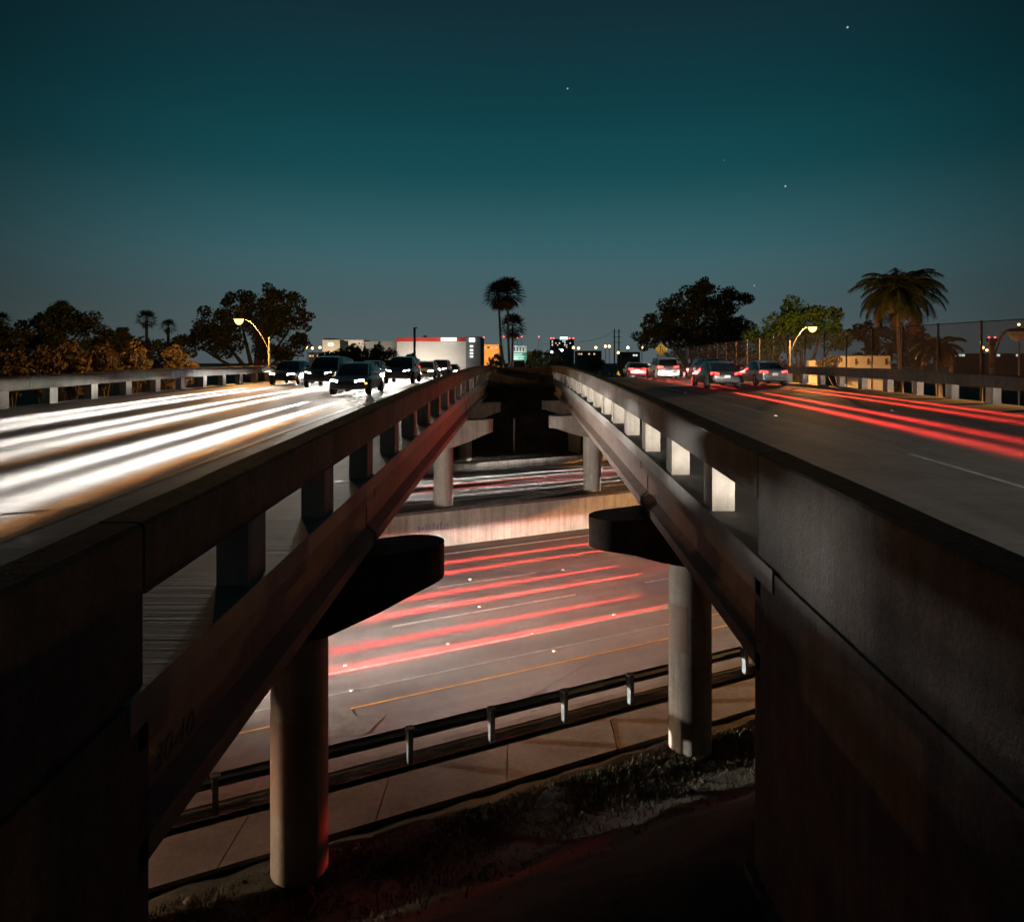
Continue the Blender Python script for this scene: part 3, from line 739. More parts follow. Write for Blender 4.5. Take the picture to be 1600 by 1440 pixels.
def fan_palm(base, top, r, label, group=None, n=46, skirt=12):
    root = empty('fan_palm', base, label, 'palm tree', group)
    b_, t_ = Vector(base), Vector(top)
    md = b_.lerp(t_, .5)+Vector(((t_-b_).x*.18, 0, 0))
    mesh_obj('trunk', MB().tube([b_, b_.lerp(md, .5), md, md.lerp(t_, .5), t_], [.30, .24, .21, .19, .2], 10), M['palm_bark'], root, smooth=60)
    def frond(mb, dirv, ln, fan):
        d = dirv.normalized(); tip = t_+d*ln
        side = d.cross(Vector((0, 0, 1)));
        if side.length < .1: side = Vector((1, 0, 0))
        side.normalize(); upv = side.cross(d)
        w = .025
        mb.add([t_-side*w, t_+side*w, tip+side*w, tip-side*w], [(0, 1, 2, 3)])
        for k in range(13):
            a = (k/12-.5)*3.6; fd = (d*math.cos(a)+side*math.sin(a)+upv*random.uniform(-.12, .12)).normalized()
            L_ = fan*(1-.25*abs(k/12-.5)*2)*random.uniform(.85, 1.1); pe = fd.cross(upv)*.055*fan
            e_ = tip+fd*L_+Vector((0, 0, -.18*L_*random.uniform(.5, 1.8)))
            m_ = tip+fd*L_*.55
            mb.add([tip, m_-pe, e_, m_+pe], [(0, 1, 2, 3)])
    cr_ = MB()
    for i in range(n):
        a = i*2.399+random.uniform(-.2, .2); el = R(-28+ (i/n)*108)
        frond(cr_, Vector((math.cos(a)*math.cos(el), math.sin(a)*math.cos(el), math.sin(el))), r*.55, r*.55)
    mesh_obj('crown', cr_, M['palm_leaf'], root, fix=False)
    if skirt:
        dk = MB()
        for i in range(skirt):
            a = i*2.399; el = R(random.uniform(-72, -42))
            frond(dk, Vector((math.cos(a)*math.cos(el), math.sin(a)*math.cos(el), math.sin(el))), r*.5, r*.4)
        mesh_obj('dead_fronds', dk, M['palm_dead'], root, fix=False)
    return root
zg = gz(-2, 118)
fan_palm((P(797, 565, 118)[0], 118, zg-.3), P(793, 460, 118), 31/F*118, 'tallest of the three fan palms between the bridges', n=64, skirt=22)
fan_palm((P(789, 565, 121)[0], 121, zg-.3), P(779, 463, 121), 28/F*121, 'leaning fan palm beside the tallest palm between the bridges', n=50, skirt=16)
fan_palm((P(800, 565, 124)[0], 124, zg-.3), P(801, 511, 124), 25/F*124, 'shortest of the three fan palms between the bridges', n=46, skirt=14)
fan_palm((P(230, 565, 95)[0], 95, 0), P(229, 500, 95), 19/F*95, 'taller dark fan palm between the dense clump and the broad tree', n=34, skirt=6)
fan_palm((P(262, 565, 98)[0], 98, 0), P(263, 511, 98), 15/F*98, 'shorter dark fan palm between the dense clump and the broad tree', n=28, skirt=4)
fan_palm((P(2, 565, 92)[0], 92, 0), P(2, 502, 92), 17/F*92, 'dark fan palm at the picture edge behind the dense clump', n=28, skirt=4)
fan_palm((P(98, 565, 84)[0], 84, 0), P(97, 484, 84), 18/F*84, 'dark fan palm rising from the tallest tree of the dense clump', n=28, skirt=4)
def feather_palm(base, top, ln, label, n=30):
    root = empty('coconut_palm', base, label, 'palm tree')
    b_, t_ = Vector(base), Vector(top)
    mesh_obj('trunk', MB().tube([b_, b_.lerp(t_, .5)+Vector((.15, 0, 0)), t_], [.3, .22, .17], 10), M['palm_bark'], root, smooth=60)
    for i in range(n):
        a = i*2.399+random.uniform(-.25, .25); el0 = R(-25+105*(i/n)); L_ = ln*random.uniform(.8, 1.1)
        pts = []; p = t_.copy(); el = el0
        for k in range(9):
            pts.append(p.copy()); d = Vector((math.cos(a)*math.cos(el), math.sin(a)*math.cos(el), math.sin(el))); p = p+d*L_/8; el -= R(9+6*(k/8)+random.uniform(0, 3))
        mb = MB()
        mb.tube(pts, [.035-.003*k for k in range(9)], 4)
        side = Vector((-math.sin(a), math.cos(a), 0))
        for k in range(1, 34):
            t1 = k/33*7.95; j = int(t1); q = pts[j].lerp(pts[j+1], t1-j); dv = (pts[j+1]-pts[j]).normalized()
            ll = L_*.30*math.sin(math.pi*(.12+.82*k/33))**.7
            for sg_ in (-1, 1):
                e_ = q+side*sg_*ll*.75+dv*ll*.45+Vector((0, 0, -ll*random.uniform(.35, .7)))
                w_ = dv*.075
                mb.add([q-w_, q+w_, e_], [(0, 1, 2)])
        mesh_obj('frond', mb, M['palm_leaf'] if i > 5 else M['palm_dead'], root, fix=False)
    return root
feather_palm((P(1405, 565, 68)[0], 68, 0), P(1402, 458, 68), 4.6, 'tall feather-leaved palm behind the chain link fence', 64)
b_ = P(1465, 565, 47)
feather_palm((b_[0], 47, 1.5), (b_[0], 47, P(0, 545, 47)[2]), 1.9, 'small palm with orange-lit drooping fronds behind the fence', 22)

# ------------------------------------------------------------------ things behind the fence
cb = empty('concrete_wall', (P(1350, 565, 60)[0], 60, 6), 'cream concrete wall block with dark brackets behind the chain link fence', 'wall')
x0, x1 = P(1312, 0, 60)[0], P(1391, 0, 60)[0]; zt, zb = P(0, 556, 60)[2], P(0, 573, 60)[2]
mesh_obj('wall', MB().add([(x0, 60, zb-6), (x1, 60, zb-6), (x1, 60, zt), (x0+.25, 60, zt), (x0, 60, zt-.3), (x0, 60.5, zb-6), (x1, 60.5, zb-6), (x1, 60.5, zt), (x0+.25, 60.5, zt), (x0, 60.5, zt-.3)],
     [(0, 1, 2, 3, 4), (9, 8, 7, 6, 5), (0, 5, 6, 1), (1, 6, 7, 2), (2, 7, 8, 3), (3, 8, 9, 4), (4, 9, 5, 0)]), M['wall_cream'], cb)
for px in (1337, 1356, 1384):
    x = P(px, 0, 60)[0]; br = mesh_obj('bracket', MB().box(x-.06, x+.06, 59.9, 60, zt-.75, zt-.22), M['pole_dark'], cb)
    mesh_obj('bracket', MB().box(x+.07, x+.22, 59.92, 60, zt-.6, zt-.5), M['pole_dark'], cb)
mesh_obj('ledge', MB().box(x0-2.2, x1, 59.86, 60.5, zb-.12, zb-.02), M['wall_cream'], cb)
x0 = P(1264, 0, 60)[0]
tag(mesh_obj('concrete_block', MB().add([(x0, 60, zb-6), (x0+.8, 60, zb-6), (x0+.8, 60, zt-.6), (x0+.5, 60, zt-.38), (x0, 60, zt-.38), (x0, 60.5, zb-6), (x0+.8, 60.5, zb-6), (x0+.8, 60.5, zt-.6), (x0+.5, 60.5, zt-.38), (x0, 60.5, zt-.38)],
     [(0, 1, 2, 3, 4), (9, 8, 7, 6, 5), (0, 5, 6, 1), (1, 6, 7, 2), (2, 7, 8, 3), (3, 8, 9, 4), (4, 9, 5, 0)]), M['wall_cream']), 'small cream concrete block beside the longer cream wall', 'block')

# merge sign
D = 84; c = P(1033, 546, D); r_ = 10.5/F*D
ms = empty('merge_sign', (c[0], D, zd(D)-.4), 'yellow diamond merge sign on a post at the end of the fence', 'road sign')
mesh_obj('post', MB().tube([(c[0], D+.06, zd(D)-.4), (c[0], D+.06, c[2]+.3)], .04, 8), M['pole'], ms)
pn = mesh_obj('panel', MB().add([(c[0], D, c[2]-r_), (c[0]+r_, D, c[2]), (c[0], D, c[2]+r_), (c[0]-r_, D, c[2]), (c[0], D+.02, c[2]-r_), (c[0]+r_, D+.02, c[2]), (c[0], D+.02, c[2]+r_), (c[0]-r_, D+.02, c[2])],
     [(0, 1, 2, 3), (7, 6, 5, 4), (0, 4, 5, 1), (1, 5, 6, 2), (2, 6, 7, 3), (3, 7, 4, 0)]), M['sign_yellow'], ms)
y = D-.006
def poly(name, pts, m, par): return mesh_obj(name, MB().add([(c[0]+a*r_, y, c[2]+b_*r_) for a, b_ in pts], [tuple(range(len(pts)))]), m, par, fix=False)
poly('arrow', [(-.16, -.5), (-.04, -.5), (-.04, .3), (.06, .3), (-.1, .55), (-.26, .3), (-.16, .3)], M['sign_black'], pn)
poly('merge_line', [(.12, .1), (.24, .1), (.38, -.45), (.26, -.45)], M['sign_black'], pn)
# things standing beyond the crest on the outgoing side
D = 72; c = P(988, 584, D)
mk = empty('marker_panel', (c[0], D, zd(D)), 'small white lit marker panel standing on the outgoing road crest', 'marker')
mesh_obj('panel', MB().box(c[0]-.2, c[0]+.2, D, D+.04, c[2]-.30, c[2]+.42), M['sign_white'], mk); mesh_obj('post', MB().box(c[0]-.03, c[0]+.03, D+.045, D+.09, zd(D), c[2]+.3), M['pole'], mk)
c = P(966, 583, D)
mk = empty('warning_sign', (c[0], D, zd(D)), 'small yellow triangular warning board beside the white marker panel', 'road sign')
mesh_obj('board', MB().add([(c[0]-.26, D, c[2]-.2), (c[0]+.26, D, c[2]-.2), (c[0], D, c[2]+.28), (c[0]-.26, D+.03, c[2]-.2), (c[0]+.26, D+.03, c[2]-.2), (c[0], D+.03, c[2]+.28)], [(0, 1, 2), (5, 4, 3), (0, 3, 4, 1), (1, 4, 5, 2), (2, 5, 3, 0)]), M['sign_yellow'], mk)
mesh_obj('leg', MB().box(c[0]-.03, c[0]+.03, D+.035, D+.08, zd(D), c[2]+.1), M['pole'], mk)

# green direction sign between the bridges
D = 140; a, b2 = P(800, 540, D), P(823, 565, D)
gs = empty('direction_sign', ((a[0]+b2[0])/2, D, 2), 'green and white road direction sign standing behind the fan palms', 'road sign')
zt, zm, zb = a[2], P(0, 551, D)[2], P(0, 563, D)[2]
mesh_obj('panel', MB().box(a[0], b2[0], D, D+.1, zb, zm), M['sign_green'], gs)
mesh_obj('panel', MB().box(a[0]+.1, b2[0], D, D+.1, zm+.05, zt), M['sign_white'], gs)
for k, (u0, u1) in enumerate(((.08, .7), (.08, .85), (.08, .45), (.5, .8))):
    zz = zm-.25-(k if k < 3 else 2)*.42; wd = b2[0]-a[0]
    mesh_obj('text_bar', MB().box(a[0]+wd*u0, a[0]+wd*u1, D-.02, D-.001, zz-.15, zz+.02), M['sign_white'], gs)
for k in range(4):
    wd = (b2[0]-a[0])/5; mesh_obj('text_bar', MB().box(a[0]+wd*(k+.6), a[0]+wd*(k+1), D-.02, D-.001, zm+.3, zt-.3), M['sign_black'], gs)
for x in (a[0]+.3, b2[0]-.3): mesh_obj('post', MB().tube([(x, D+.18, 0), (x, D+.18, zt-.2)], .07, 8), M['pole'], gs)
fx = mesh_obj('floodlight', MB().box(a[0]+.6, a[0]+1.0, D-2.3, D-2.0, zb-.5, zb-.3), M['pole_dark'], gs)
mesh_obj('arm', MB().box(a[0]+.77, a[0]+.83, D-2.0, D+.1, zb-.5, zb-.44), M['pole'], gs)
lamp('sign_light', 'SPOT', (a[0]+.8, D-2.2, zb-.2), 420, (.8, 1, .95), gs, .1, ((a[0]+b2[0])/2, D, zm), 110, .5)

# ------------------------------------------------------------------ far buildings
def window(b, x0, x1, z0, z1, y, m): return mesh_obj('window', MB().box(x0, x1, y-.06, y-.005, z0, z1), m, b)
D = 320
sb = empty('store_building', (P(690, 565, D)[0], D, 0), 'large pale shop building with a red band and white lit signs', 'building')
x0, x1 = P(620, 0, D)[0], P(728, 0, D)[0]; z1 = P(0, 527, D)[2]; zr = P(0, 533.5, D)[2]
mesh_obj('wall', MB().box(x0, x1, D, D+40, 0, zr), M['wall_cream'], sb)
mesh_obj('fascia', MB().box(x0-.1, x1, D-.3, D+40, zr+.01, z1), M['wall_red'], sb)
xa, xb = P(728, 0, D)[0], P(751, 0, D)[0]
mesh_obj('stair_tower', MB().box(xa+.02, xb, D-1, D+30, 0, z1+.4), M['wall_grey'], sb)
for px0_, px1_, py0_, py1_ in ((689, 713, 527.5, 532.5), (733, 742, 528, 534)):
    a, b2 = P(px0_, py1_, D-1.3), P(px1_, py0_, D-1.3); mesh_obj('sign_panel', MB().box(a[0], b2[0], D-1.5, D-1.05 if px0_ > 720 else D-.31, a[2], b2[2]), M['sign_lit'], sb)
for py in (541, 547, 552, 557): a = P(737, py, D); window(sb, a[0]-.8, a[0]+.8, a[2]-.5, a[2]+.5, D-1, M['window_lit'])
mesh_obj('roof_unit', MB().box(P(659, 0, D)[0], P(663, 0, D)[0], D+5, D+8, z1+.01, z1+1), M['wall_grey'], sb)
for k in range(3):
    x = P(635+k*32, 0, D)[0]; lm = mesh_obj('added_lamp_box', MB().box(x-.4, x+.4, D-14.5, D-14, 4.0, 4.5), M['pole_dark'], sb)  # made-up fixture, standing well clear of the wall
    lamp('added_wall_wash', 'SPOT', (x, D-14, 4.6), 9000, (1, .93, .85), sb, .4, (x, D, 10), 120, .8)  # added spot that brightens the pale shop front
D = 335
sb2 = empty('shop_building', (P(560, 565, D)[0], D, 0), 'long low grey shop building left of the red banded shop', 'building')
for px0_, px1_, py_, m_, dd in ((537, 568, 531, 'wall_cream', 0), (568.1, 590, 533, 'wall_grey', 2), (590.1, 619, 532.5, 'wall_grey', 4)):
    mesh_obj('wall', MB().box(P(px0_, 0, D)[0], P(px1_, 0, D)[0], D+dd, D+30, 0, P(0, py_, D)[2]), M[m_], sb2)
lamp('added_wall_wash', 'SPOT', (P(565, 0, D)[0], D-18, 8), 22000, (1, .85, .65), sb2, .4, (P(565, 0, D)[0], D, 12), 120, .8)  # added spot and made-up box below, to brighten the long shop
mesh_obj('added_lamp_box', MB().box(P(564, 0, D)[0], P(566, 0, D)[0], D-18.4, D-18.1, 7.6, 8.0), M['pole_dark'], sb2)
D = 300
sb3 = empty('cream_building', (P(518, 565, D)[0], D, 0), 'small cream building with a dark roof and white sign by the broad tree', 'building')
mesh_obj('wall', MB().box(P(504, 0, D)[0], P(531, 0, D)[0], D, D+15, 0, P(0, 531, D)[2]), M['wall_cream'], sb3)
mesh_obj('roof', MB().box(P(505, 0, D)[0], P(521, 0, D)[0], D+.5, D+10, P(0, 531, D)[2]+.01, P(0, 528.5, D)[2]), M['sign_black'], sb3)
a, b2 = P(513, 540, D), P(521, 536, D); mesh_obj('sign_panel', MB().box(a[0], b2[0], D-.3, D-.01, a[2], b2[2]), M['sign_lit'], sb3)
lamp('added_wall_wash', 'SPOT', (P(518, 0, D)[0], D-14, 8), 14000, (1, .75, .5), sb3, .4, (P(518, 0, D)[0], D, 13), 120, .8)  # added spot with a made-up box, brightens the cream wall
mesh_obj('added_lamp_box', MB().box(P(517, 0, D)[0], P(519, 0, D)[0], D-14.4, D-14.1, 7.6, 8.0), M['pole_dark'], sb3)
D = 420
ob = empty('orange_building', (P(770, 565, D)[0], D, 0), 'low orange-lit building between the red banded shop and the fan palms', 'building')
mesh_obj('wall', MB().box(P(752, 0, D)[0], P(780, 0, D)[0], D, D+20, 0, P(0, 538, D)[2]), M['wall_tan'], ob)
for px in (757, 763, 769, 775):
    a = P(px, 543, D); window(ob, a[0]-.7, a[0]+.7, a[2]-.6, a[2]+.6, D, M['window_warm'] if px != 763 else M['sign_black'])
lamp('added_wall_wash', 'SPOT', (P(766, 0, D)[0], D-16, 12), 26000, (1, .5, .16), ob, .4, (P(766, 0, D)[0], D, 15), 120, .8)  # added orange spot without a fixture, colours the wall
D = 620
hb = empty('hotel_building', (P(880, 565, D)[0], D, 0), 'distant hotel block with rows of windows, lit roof sign and red beacons', 'building')
z1 = P(0, 529.5, D)[2]
mesh_obj('wall', MB().box(P(861, 0, D)[0], P(897, 0, D)[0], D, D+25, 0, z1), M['wall_grey'], hb)
for r__ in range(5):
    for k in range(12):
        if random.random() < .5: a = P(863+k*2.8, 533+r__*3.1, D); window(hb, a[0]-.5, a[0]+.5, a[2]-.5, a[2]+.5, D, M['window_lit'] if random.random() < .3 else M['window_warm'] if random.random() < .3 else M['sign_black'])
a, b2 = P(875, 531, D), P(887, 528.5, D); mesh_obj('roof_sign', MB().box(a[0], b2[0], D-.5, D-.1, a[2]+.4, b2[2]+1.2), M['sign_lit'], hb)
for px in (861, 865, 890, 896):
    a = P(px, 527.5, D); mesh_obj('beacon', MB().tube([(a[0], D+1, z1), (a[0], D+1, z1+1.2)], .55, 8), M['red_beacon'], hb)
for lab, px0_, px1_, py_, D, m_, wm in (('low grey block with warm windows below the far sodium lamps', 902, 940, 549, 380, 'wall_grey', 'window_warm'), ('low pale block with lit windows past the twin power poles', 972, 1000, 551, 340, 'wall_tan', 'window_lit'), ('low block with dim windows between the broad tree and the cream building', 482, 503, 552, 330, 'wall_grey', 'window_warm'), ('wide grey block behind the green road sign', 800, 845, 550, 460, 'wall_grey', 'window_lit')):
    bb = empty('low_building', (P((px0_+px1_)/2, 565, D)[0], D, 0), lab, 'building')
    mesh_obj('wall', MB().box(P(px0_, 0, D)[0], P(px1_, 0, D)[0], D, D+18, 0, P(0, py_, D)[2]), M[m_], bb)
    mesh_obj('roof_edge', MB().box(P(px0_, 0, D)[0]-.2, P(px1_, 0, D)[0]+.2, D-.2, D+18.2, P(0, py_, D)[2]+.01, P(0, py_, D)[2]+.35), M['sign_black'], bb)
    for k in range(int((px1_-px0_)/4)):
        a = P(px0_+2.5+k*4, py_+4, D)
        if random.random() < .75: window(bb, a[0]-.45, a[0]+.45, a[2]-.4, a[2]+.4, D, M[wm] if random.random() < .6 else M['sign_black'])
# pale tower pole before the shop
D = 190; a = P(647.5, 513, D)
tp = empty('tower_pole', (a[0], D, 0), 'tall dark square pole standing in front of the red banded shop', 'pole')
mesh_obj('mast', MB().box(a[0]-.28, a[0]+.28, D, D+.5, 0, a[2]), M['pole_dark'], tp); mesh_obj('cap', MB().box(a[0]-.28, a[0]+.75, D-.05, D+.55, a[2]+.01, a[2]+.28), M['pole_dark'], tp)
# power poles
for k, px in enumerate((960, 967)):
    D = 260; a = P(px, 514, D)
    pp = empty('power_pole', (a[0], D, 0), ('farther' if k else 'first')+' of the twin dark power poles past the outgoing road' if not k else 'second of the twin dark power poles, beside the broad dark tree', 'pole', 'power poles')
    mesh_obj('mast', MB().tube([(a[0], D, 0), (a[0], D, a[2])], [.3, .2], 8), M['pole_dark'], pp)
    for q in (1.0, 3.0, 5.0): mesh_obj('cross_arm', MB().box(a[0]-.9, a[0]+.9, D-.32, D-.2, a[2]-q, a[2]-q+.16), M['pole_dark'], pp)
for k, (pyl, pyr) in enumerate(((533, 517), (537, 522))):
    p0, p1 = P(905-60*k, pyl, 300), P(960, pyr, 260); pts = []
    for i in range(9):
        t_ = i/8; q = Vector(p0).lerp(Vector(p1), t_); q.z -= 1.4*math.sin(math.pi*t_); pts.append(q)
    tag(mesh_obj('power_line', MB().tube(pts, .035, 4), M['sign_black']), ('upper' if k == 0 else 'lower')+' thin power line sagging towards the twin power poles', 'power line', 'power lines')
# red-lit masts
for i, (px, py) in enumerate(((756, 528), (783, 529), (787, 527), (808, 529), (815, 527), (842, 527))):
    D = 500; a = P(px, py, D)
    ma = empty('radio_mast', (a[0], D, 0), ['thin mast with a red beacon above the orange-lit building', 'thin red-beaconed mast just before the leaning fan palm', 'thin red-beaconed mast behind the leaning fan palm', 'thin red-beaconed mast just past the tallest fan palm',
        'thin red-beaconed mast above the green road sign', 'thin red-beaconed mast above the dark feathery tree'][i], 'mast', 'radio masts')
    mesh_obj('mast', MB().tube([(a[0], D, 0), (a[0], D, a[2])], .12, 6), M['pole'], ma); mesh_obj('beacon', MB().tube([(a[0], D, a[2]), (a[0], D, a[2]+.8)], .42, 8), M['red_beacon'], ma)
# far lamps
fl = [(896, 545, 200, 'o', 'far sodium lamp nearest the distant hotel'), (904, 546, 215, 'o', 'dimmer far lamp next to the one nearest the hotel'), (931, 545, 260, 'o', 'far sodium lamp between the hotel and the bright lamp cluster'), (946, 543, 230, 'o', 'brightest far sodium lamp, first of the close pair before the power poles'),
      (952, 543, 235, 'o', 'far sodium lamp, second of the close pair before the power poles'), (981, 545, 240, 'w', 'far white lamp just past the twin power poles'), (966, 553, 170, 'o', 'low sodium lamp at the foot of the twin power poles'), (1003, 545, 190, 'o', 'far sodium lamp before the broad dark tree'),
      (862, 552, 180, 'w', 'white lamp glowing in front of the dark feathery tree'), (878, 549, 190, 'w', 'white lamp below the distant hotel'), (1536, 545, 200, 'o', 'far sodium lamp beside the control tower'), (1542, 549, 230, 'o', 'lower far sodium lamp beside the control tower'),
      (480, 545, 220, 'o', 'far sodium lamp just past the broad tree'), (488, 546, 240, 'o', 'smaller far sodium lamp just past the broad tree'), (500, 545, 230, 'o', 'far sodium lamp beside the small cream building'), (1592, 509, 70, 'o', 'small sodium lamp at the picture edge above the fence')]
for px, py, D, k, lab in fl:
    a = P(px, py, D); r_ = 2.0/F*D
    f_ = empty('far_lamp', (a[0], D, 0), lab, 'street lamp', 'far lamps')
    mesh_obj('pole', MB().tube([(a[0], D, 0), (a[0], D, a[2])], .09, 6), M['pole'], f_)
    rg = [[(a[0]+r_*math.cos(j*math.pi/4)*math.cos(t_), D+r_*math.sin(j*math.pi/4)*math.cos(t_), a[2]+r_+r_*math.sin(t_)) for j in range(8)] for t_ in (-1.5, -.8, 0, .8, 1.5)]
    mesh_obj('lens', MB().loft(rg), M['sodium_far'] if k == 'o' else M['white_far'], f_, smooth=180)
# control tower
D = 700; a = P(1550, 527, D)
ct = empty('control_tower', (a[0], D, 0), 'distant control tower with red beacons above the unlit lamp pole', 'tower')
mesh_obj('shaft', MB().tube([(a[0], D, 0), (a[0], D, a[2]-6)], [3, 2.4], 10), M['wall_cream'], ct); mesh_obj('cab', MB().tube([(a[0], D, a[2]-6), (a[0], D, a[2]-4.5), (a[0], D, a[2]-1)], [2.6, 4.6, 5.2], 10), M['wall_grey'], ct)
for q in (-3, 3): mesh_obj('beacon', MB().tube([(a[0]+q, D, a[2]-.9), (a[0]+q, D, a[2]+.8)], .9, 8), M['red_beacon'], ct)
D = 400; lb = empty('low_shed', (P(1500, 565, D)[0], D, 0), 'low pale shed with white lights beyond the small palm', 'building')
mesh_obj('wall', MB().box(P(1490, 0, D)[0], P(1600, 0, D)[0], D, D+20, 0, P(0, 552, D)[2]), M['wall_grey'], lb)
for px in (1493, 1499, 1505, 1560, 1590): a = P(px, 555, D); window(lb, a[0]-.9, a[0]+.9, a[2]-.6, a[2]+.6, D, M['window_lit'])

# ------------------------------------------------------------------ vehicles, standing still with their lamps on
def car_parts(kind):
    out = []
    if kind == 'sedan':
        st = [(-2.32, .42, .74, .60), (-2.26, .30, .90, .76), (-1.95, .25, .97, .85), (-1.2, .22, .97, .895), (0, .20, .95, .905), (.95, .22, .93, .90), (1.55, .24, .85, .875), (2.05, .26, .74, .82), (2.27, .30, .66, .72), (2.34, .40, .58, .60)]
        cab = [(-1.85, .955, .955, .76, .70), (-1.15, .95, 1.36, .80, .60), (-.6, .94, 1.44, .82, .585), (.0, .93, 1.45, .82, .58), (.42, .92, 1.40, .81, .58), (1.22, .90, .905, .76, .70)]
        wb, wr = 1.38, .325; ht = .64; tz = .80
    else:
        st = [(-2.30, .48, .88, .70), (-2.26, .36, 1.02, .82), (-1.9, .32, 1.08, .90), (-1.2, .30, 1.08, .93), (0, .28, 1.06, .94), (1.0, .30, 1.05, .935), (1.6, .32, 1.0, .91), (2.1, .34, .92, .86), (2.3, .38, .82, .78), (2.36, .48, .72, .66)]
        cab = [(-2.22, 1.06, 1.06, .80, .76), (-1.95, 1.06, 1.60, .83, .66), (-1.2, 1.05, 1.70, .85, .65), (-.2, 1.04, 1.72, .86, .64), (.35, 1.03, 1.66, .85, .64), (1.15, 1.01, 1.015, .80, .74)]
        wb, wr = 1.40, .37; ht = .80; tz = 1.0
    rings = []
    for y, zb, zt, w in st:
        h = zt-zb
        half = [(.0, zb), (.80*w, zb), (.955*w, zb+.12*h), (w, zb+.45*h), (.985*w, zb+.72*h), (.93*w, zb+.92*h), (.78*w, zt), (.4*w, zt+.012), (0, zt+.018)]
        rings.append([(x, y, z) for x, z in half]+[(-x, y, z) for x, z in reversed(half[1:-1])])
    out.append(('body', MB().loft(rings), 'paint', 40))
    rings = [[(w0, y, z0), (w0*.99, y, z0+(z1-z0)*.3), (w1, y, z1-.01), (w1*.6, y, z1+.012), (-w1*.6, y, z1+.012), (-w1, y, z1-.01), (-w0*.99, y, z0+(z1-z0)*.3), (-w0, y, z0)] for y, z0, z1, w0, w1 in cab]
    out.append(('windows', MB().loft(rings), 'glass', 40))
    rf = [[(w1*1.02, y, z1-.045), (w1*1.0, y, z1+.012), (w1*.6, y, z1+.034), (-w1*.6, y, z1+.034), (-w1*1.0, y, z1+.012), (-w1*1.02, y, z1-.045)] for y, z0, z1, w0, w1 in cab[1:5]]
    out.append(('roof', MB().loft(rf), 'paint', 50))
    for s in (-1, 1):
        for (i, j) in ((0, 1), (5, 4)):
            a, b = cab[i], cab[j]
            pa = (s*(a[3]+.0), a[0], a[2]); pb = (s*(b[4]+.015), b[0], b[2])
            w = .055 if i == 5 else .10
            out.append(('pillar', MB().hexa([(pa[0]-s*.02, pa[1]-w, pa[2]-.02), (pa[0]+s*.012, pa[1]-w, pa[2]-.02), (pa[0]+s*.012, pa[1]+w, pa[2]-.02), (pa[0]-s*.02, pa[1]+w, pa[2]-.02),
                                             (pb[0]-s*.05, pb[1]-w, pb[2]+.01), (pb[0]+s*.008, pb[1]-w, pb[2]+.01), (pb[0]+s*.008, pb[1]+w, pb[2]+.01), (pb[0]-s*.05, pb[1]+w, pb[2]+.01)]), 'paint', None))
        a = cab[3]; yb = -.25
        out.append(('pillar', MB().hexa([(s*(a[3]-.01), yb-.05, a[1]-.02), (s*(a[3]+.014), yb-.05, a[1]-.02), (s*(a[3]+.014), yb+.05, a[1]-.02), (s*(a[3]-.01), yb+.05, a[1]-.02),
                                         (s*(a[4]-.02), yb-.05, a[2]), (s*(a[4]+.016), yb-.05, a[2]), (s*(a[4]+.016), yb+.05, a[2]), (s*(a[4]-.02), yb+.05, a[2])]), 'plastic', None))
        hw = st[7][3]
        out.append(('headlight', MB().loft([[(s*x, y, ht+z) for x, y, z in ((.40, 2.31-.02*q, -.045), (.40, 2.31-.02*q, .04), (.62, 2.26-.02*q, .075), (.74, 2.13-.02*q, .085), (.765, 2.09-.02*q, -.01), (.66, 2.24-.02*q, -.05))] for q in (-1.2, 5)]), 'head', None))
        out.append(('tail_light', MB().loft([[(s*x, y, tz+z) for x, y, z in ((.42, -2.315+.02*q, -.06), (.42, -2.315+.02*q, .05), (.66, -2.28+.02*q, .085), (.80, -2.14+.02*q, .09), (.82, -2.10+.02*q, -.03), (.68, -2.28+.02*q, -.075))] for q in (-1.2, 5)]), 'tail', None))
        m = MB(); m.box(s*.86, s*1.03, .86, .98, ht+.3, ht+.44); out.append(('mirror', m, 'paint', None))
    out.append(('grille', MB().box(-.36, .36, 2.30, 2.375, ht-.17, ht+.03), 'plastic', None))
    out.append(('bumper', MB().box(-.62, .62, -2.37, -2.27, tz-.42, tz-.27), 'plastic', None))
    out.append(('plate', MB().box(-.16, .16, -2.385, -2.34, tz-.2, tz-.05), 'plate', None))
    return out, wb, wr, ht, tz, st
CAR = {}
def local_mesh(name, mb, m, smooth=None):
    me = bpy.data.meshes.new(name); me.from_pydata([tuple(v) for v in mb.v], [], mb.f); recalc(me); me.materials.append(m)
    if smooth: me.polygons.foreach_set('use_smooth', [True]*len(me.polygons)); me.set_sharp_from_angle(angle=R(smooth))
    return me
for kind in ('sedan', 'suv'):
    parts, wb, wr, ht, tz, st = car_parts(kind)
    CAR[kind] = ([(n, local_mesh(n, mb, {'paint': PAINTS['grey']}.get(m) or M[m], sm_), m) for n, mb, m, sm_ in parts], wb, wr, ht, tz)
    def wheel_mb(r, w, prof):
        return MB().loft([[(x*w, r*q*math.cos(j*math.pi/10), r*q*math.sin(j*math.pi/10)) for j in range(20)] for x, q in prof])
    tyre = local_mesh('wheel', wheel_mb(wr, .22, ((-.5, .62), (-.5, .9), (-.38, 1), (.38, 1), (.5, .9), (.5, .62))), M['rubber'], 40)
    rim = local_mesh('rim', wheel_mb(wr, .22, ((.40, .60), (.53, .60), (.55, .5), (.44, .42), (.46, .12), (.5, .1))), M['alloy'], 30)
    arch = local_mesh('wheel_arch', wheel_mb(wr*1.17, .05, ((-.5, 1), (.5, 1))), M['plastic'], 40)
    CAR[kind] += ((tyre, rim, arch),)
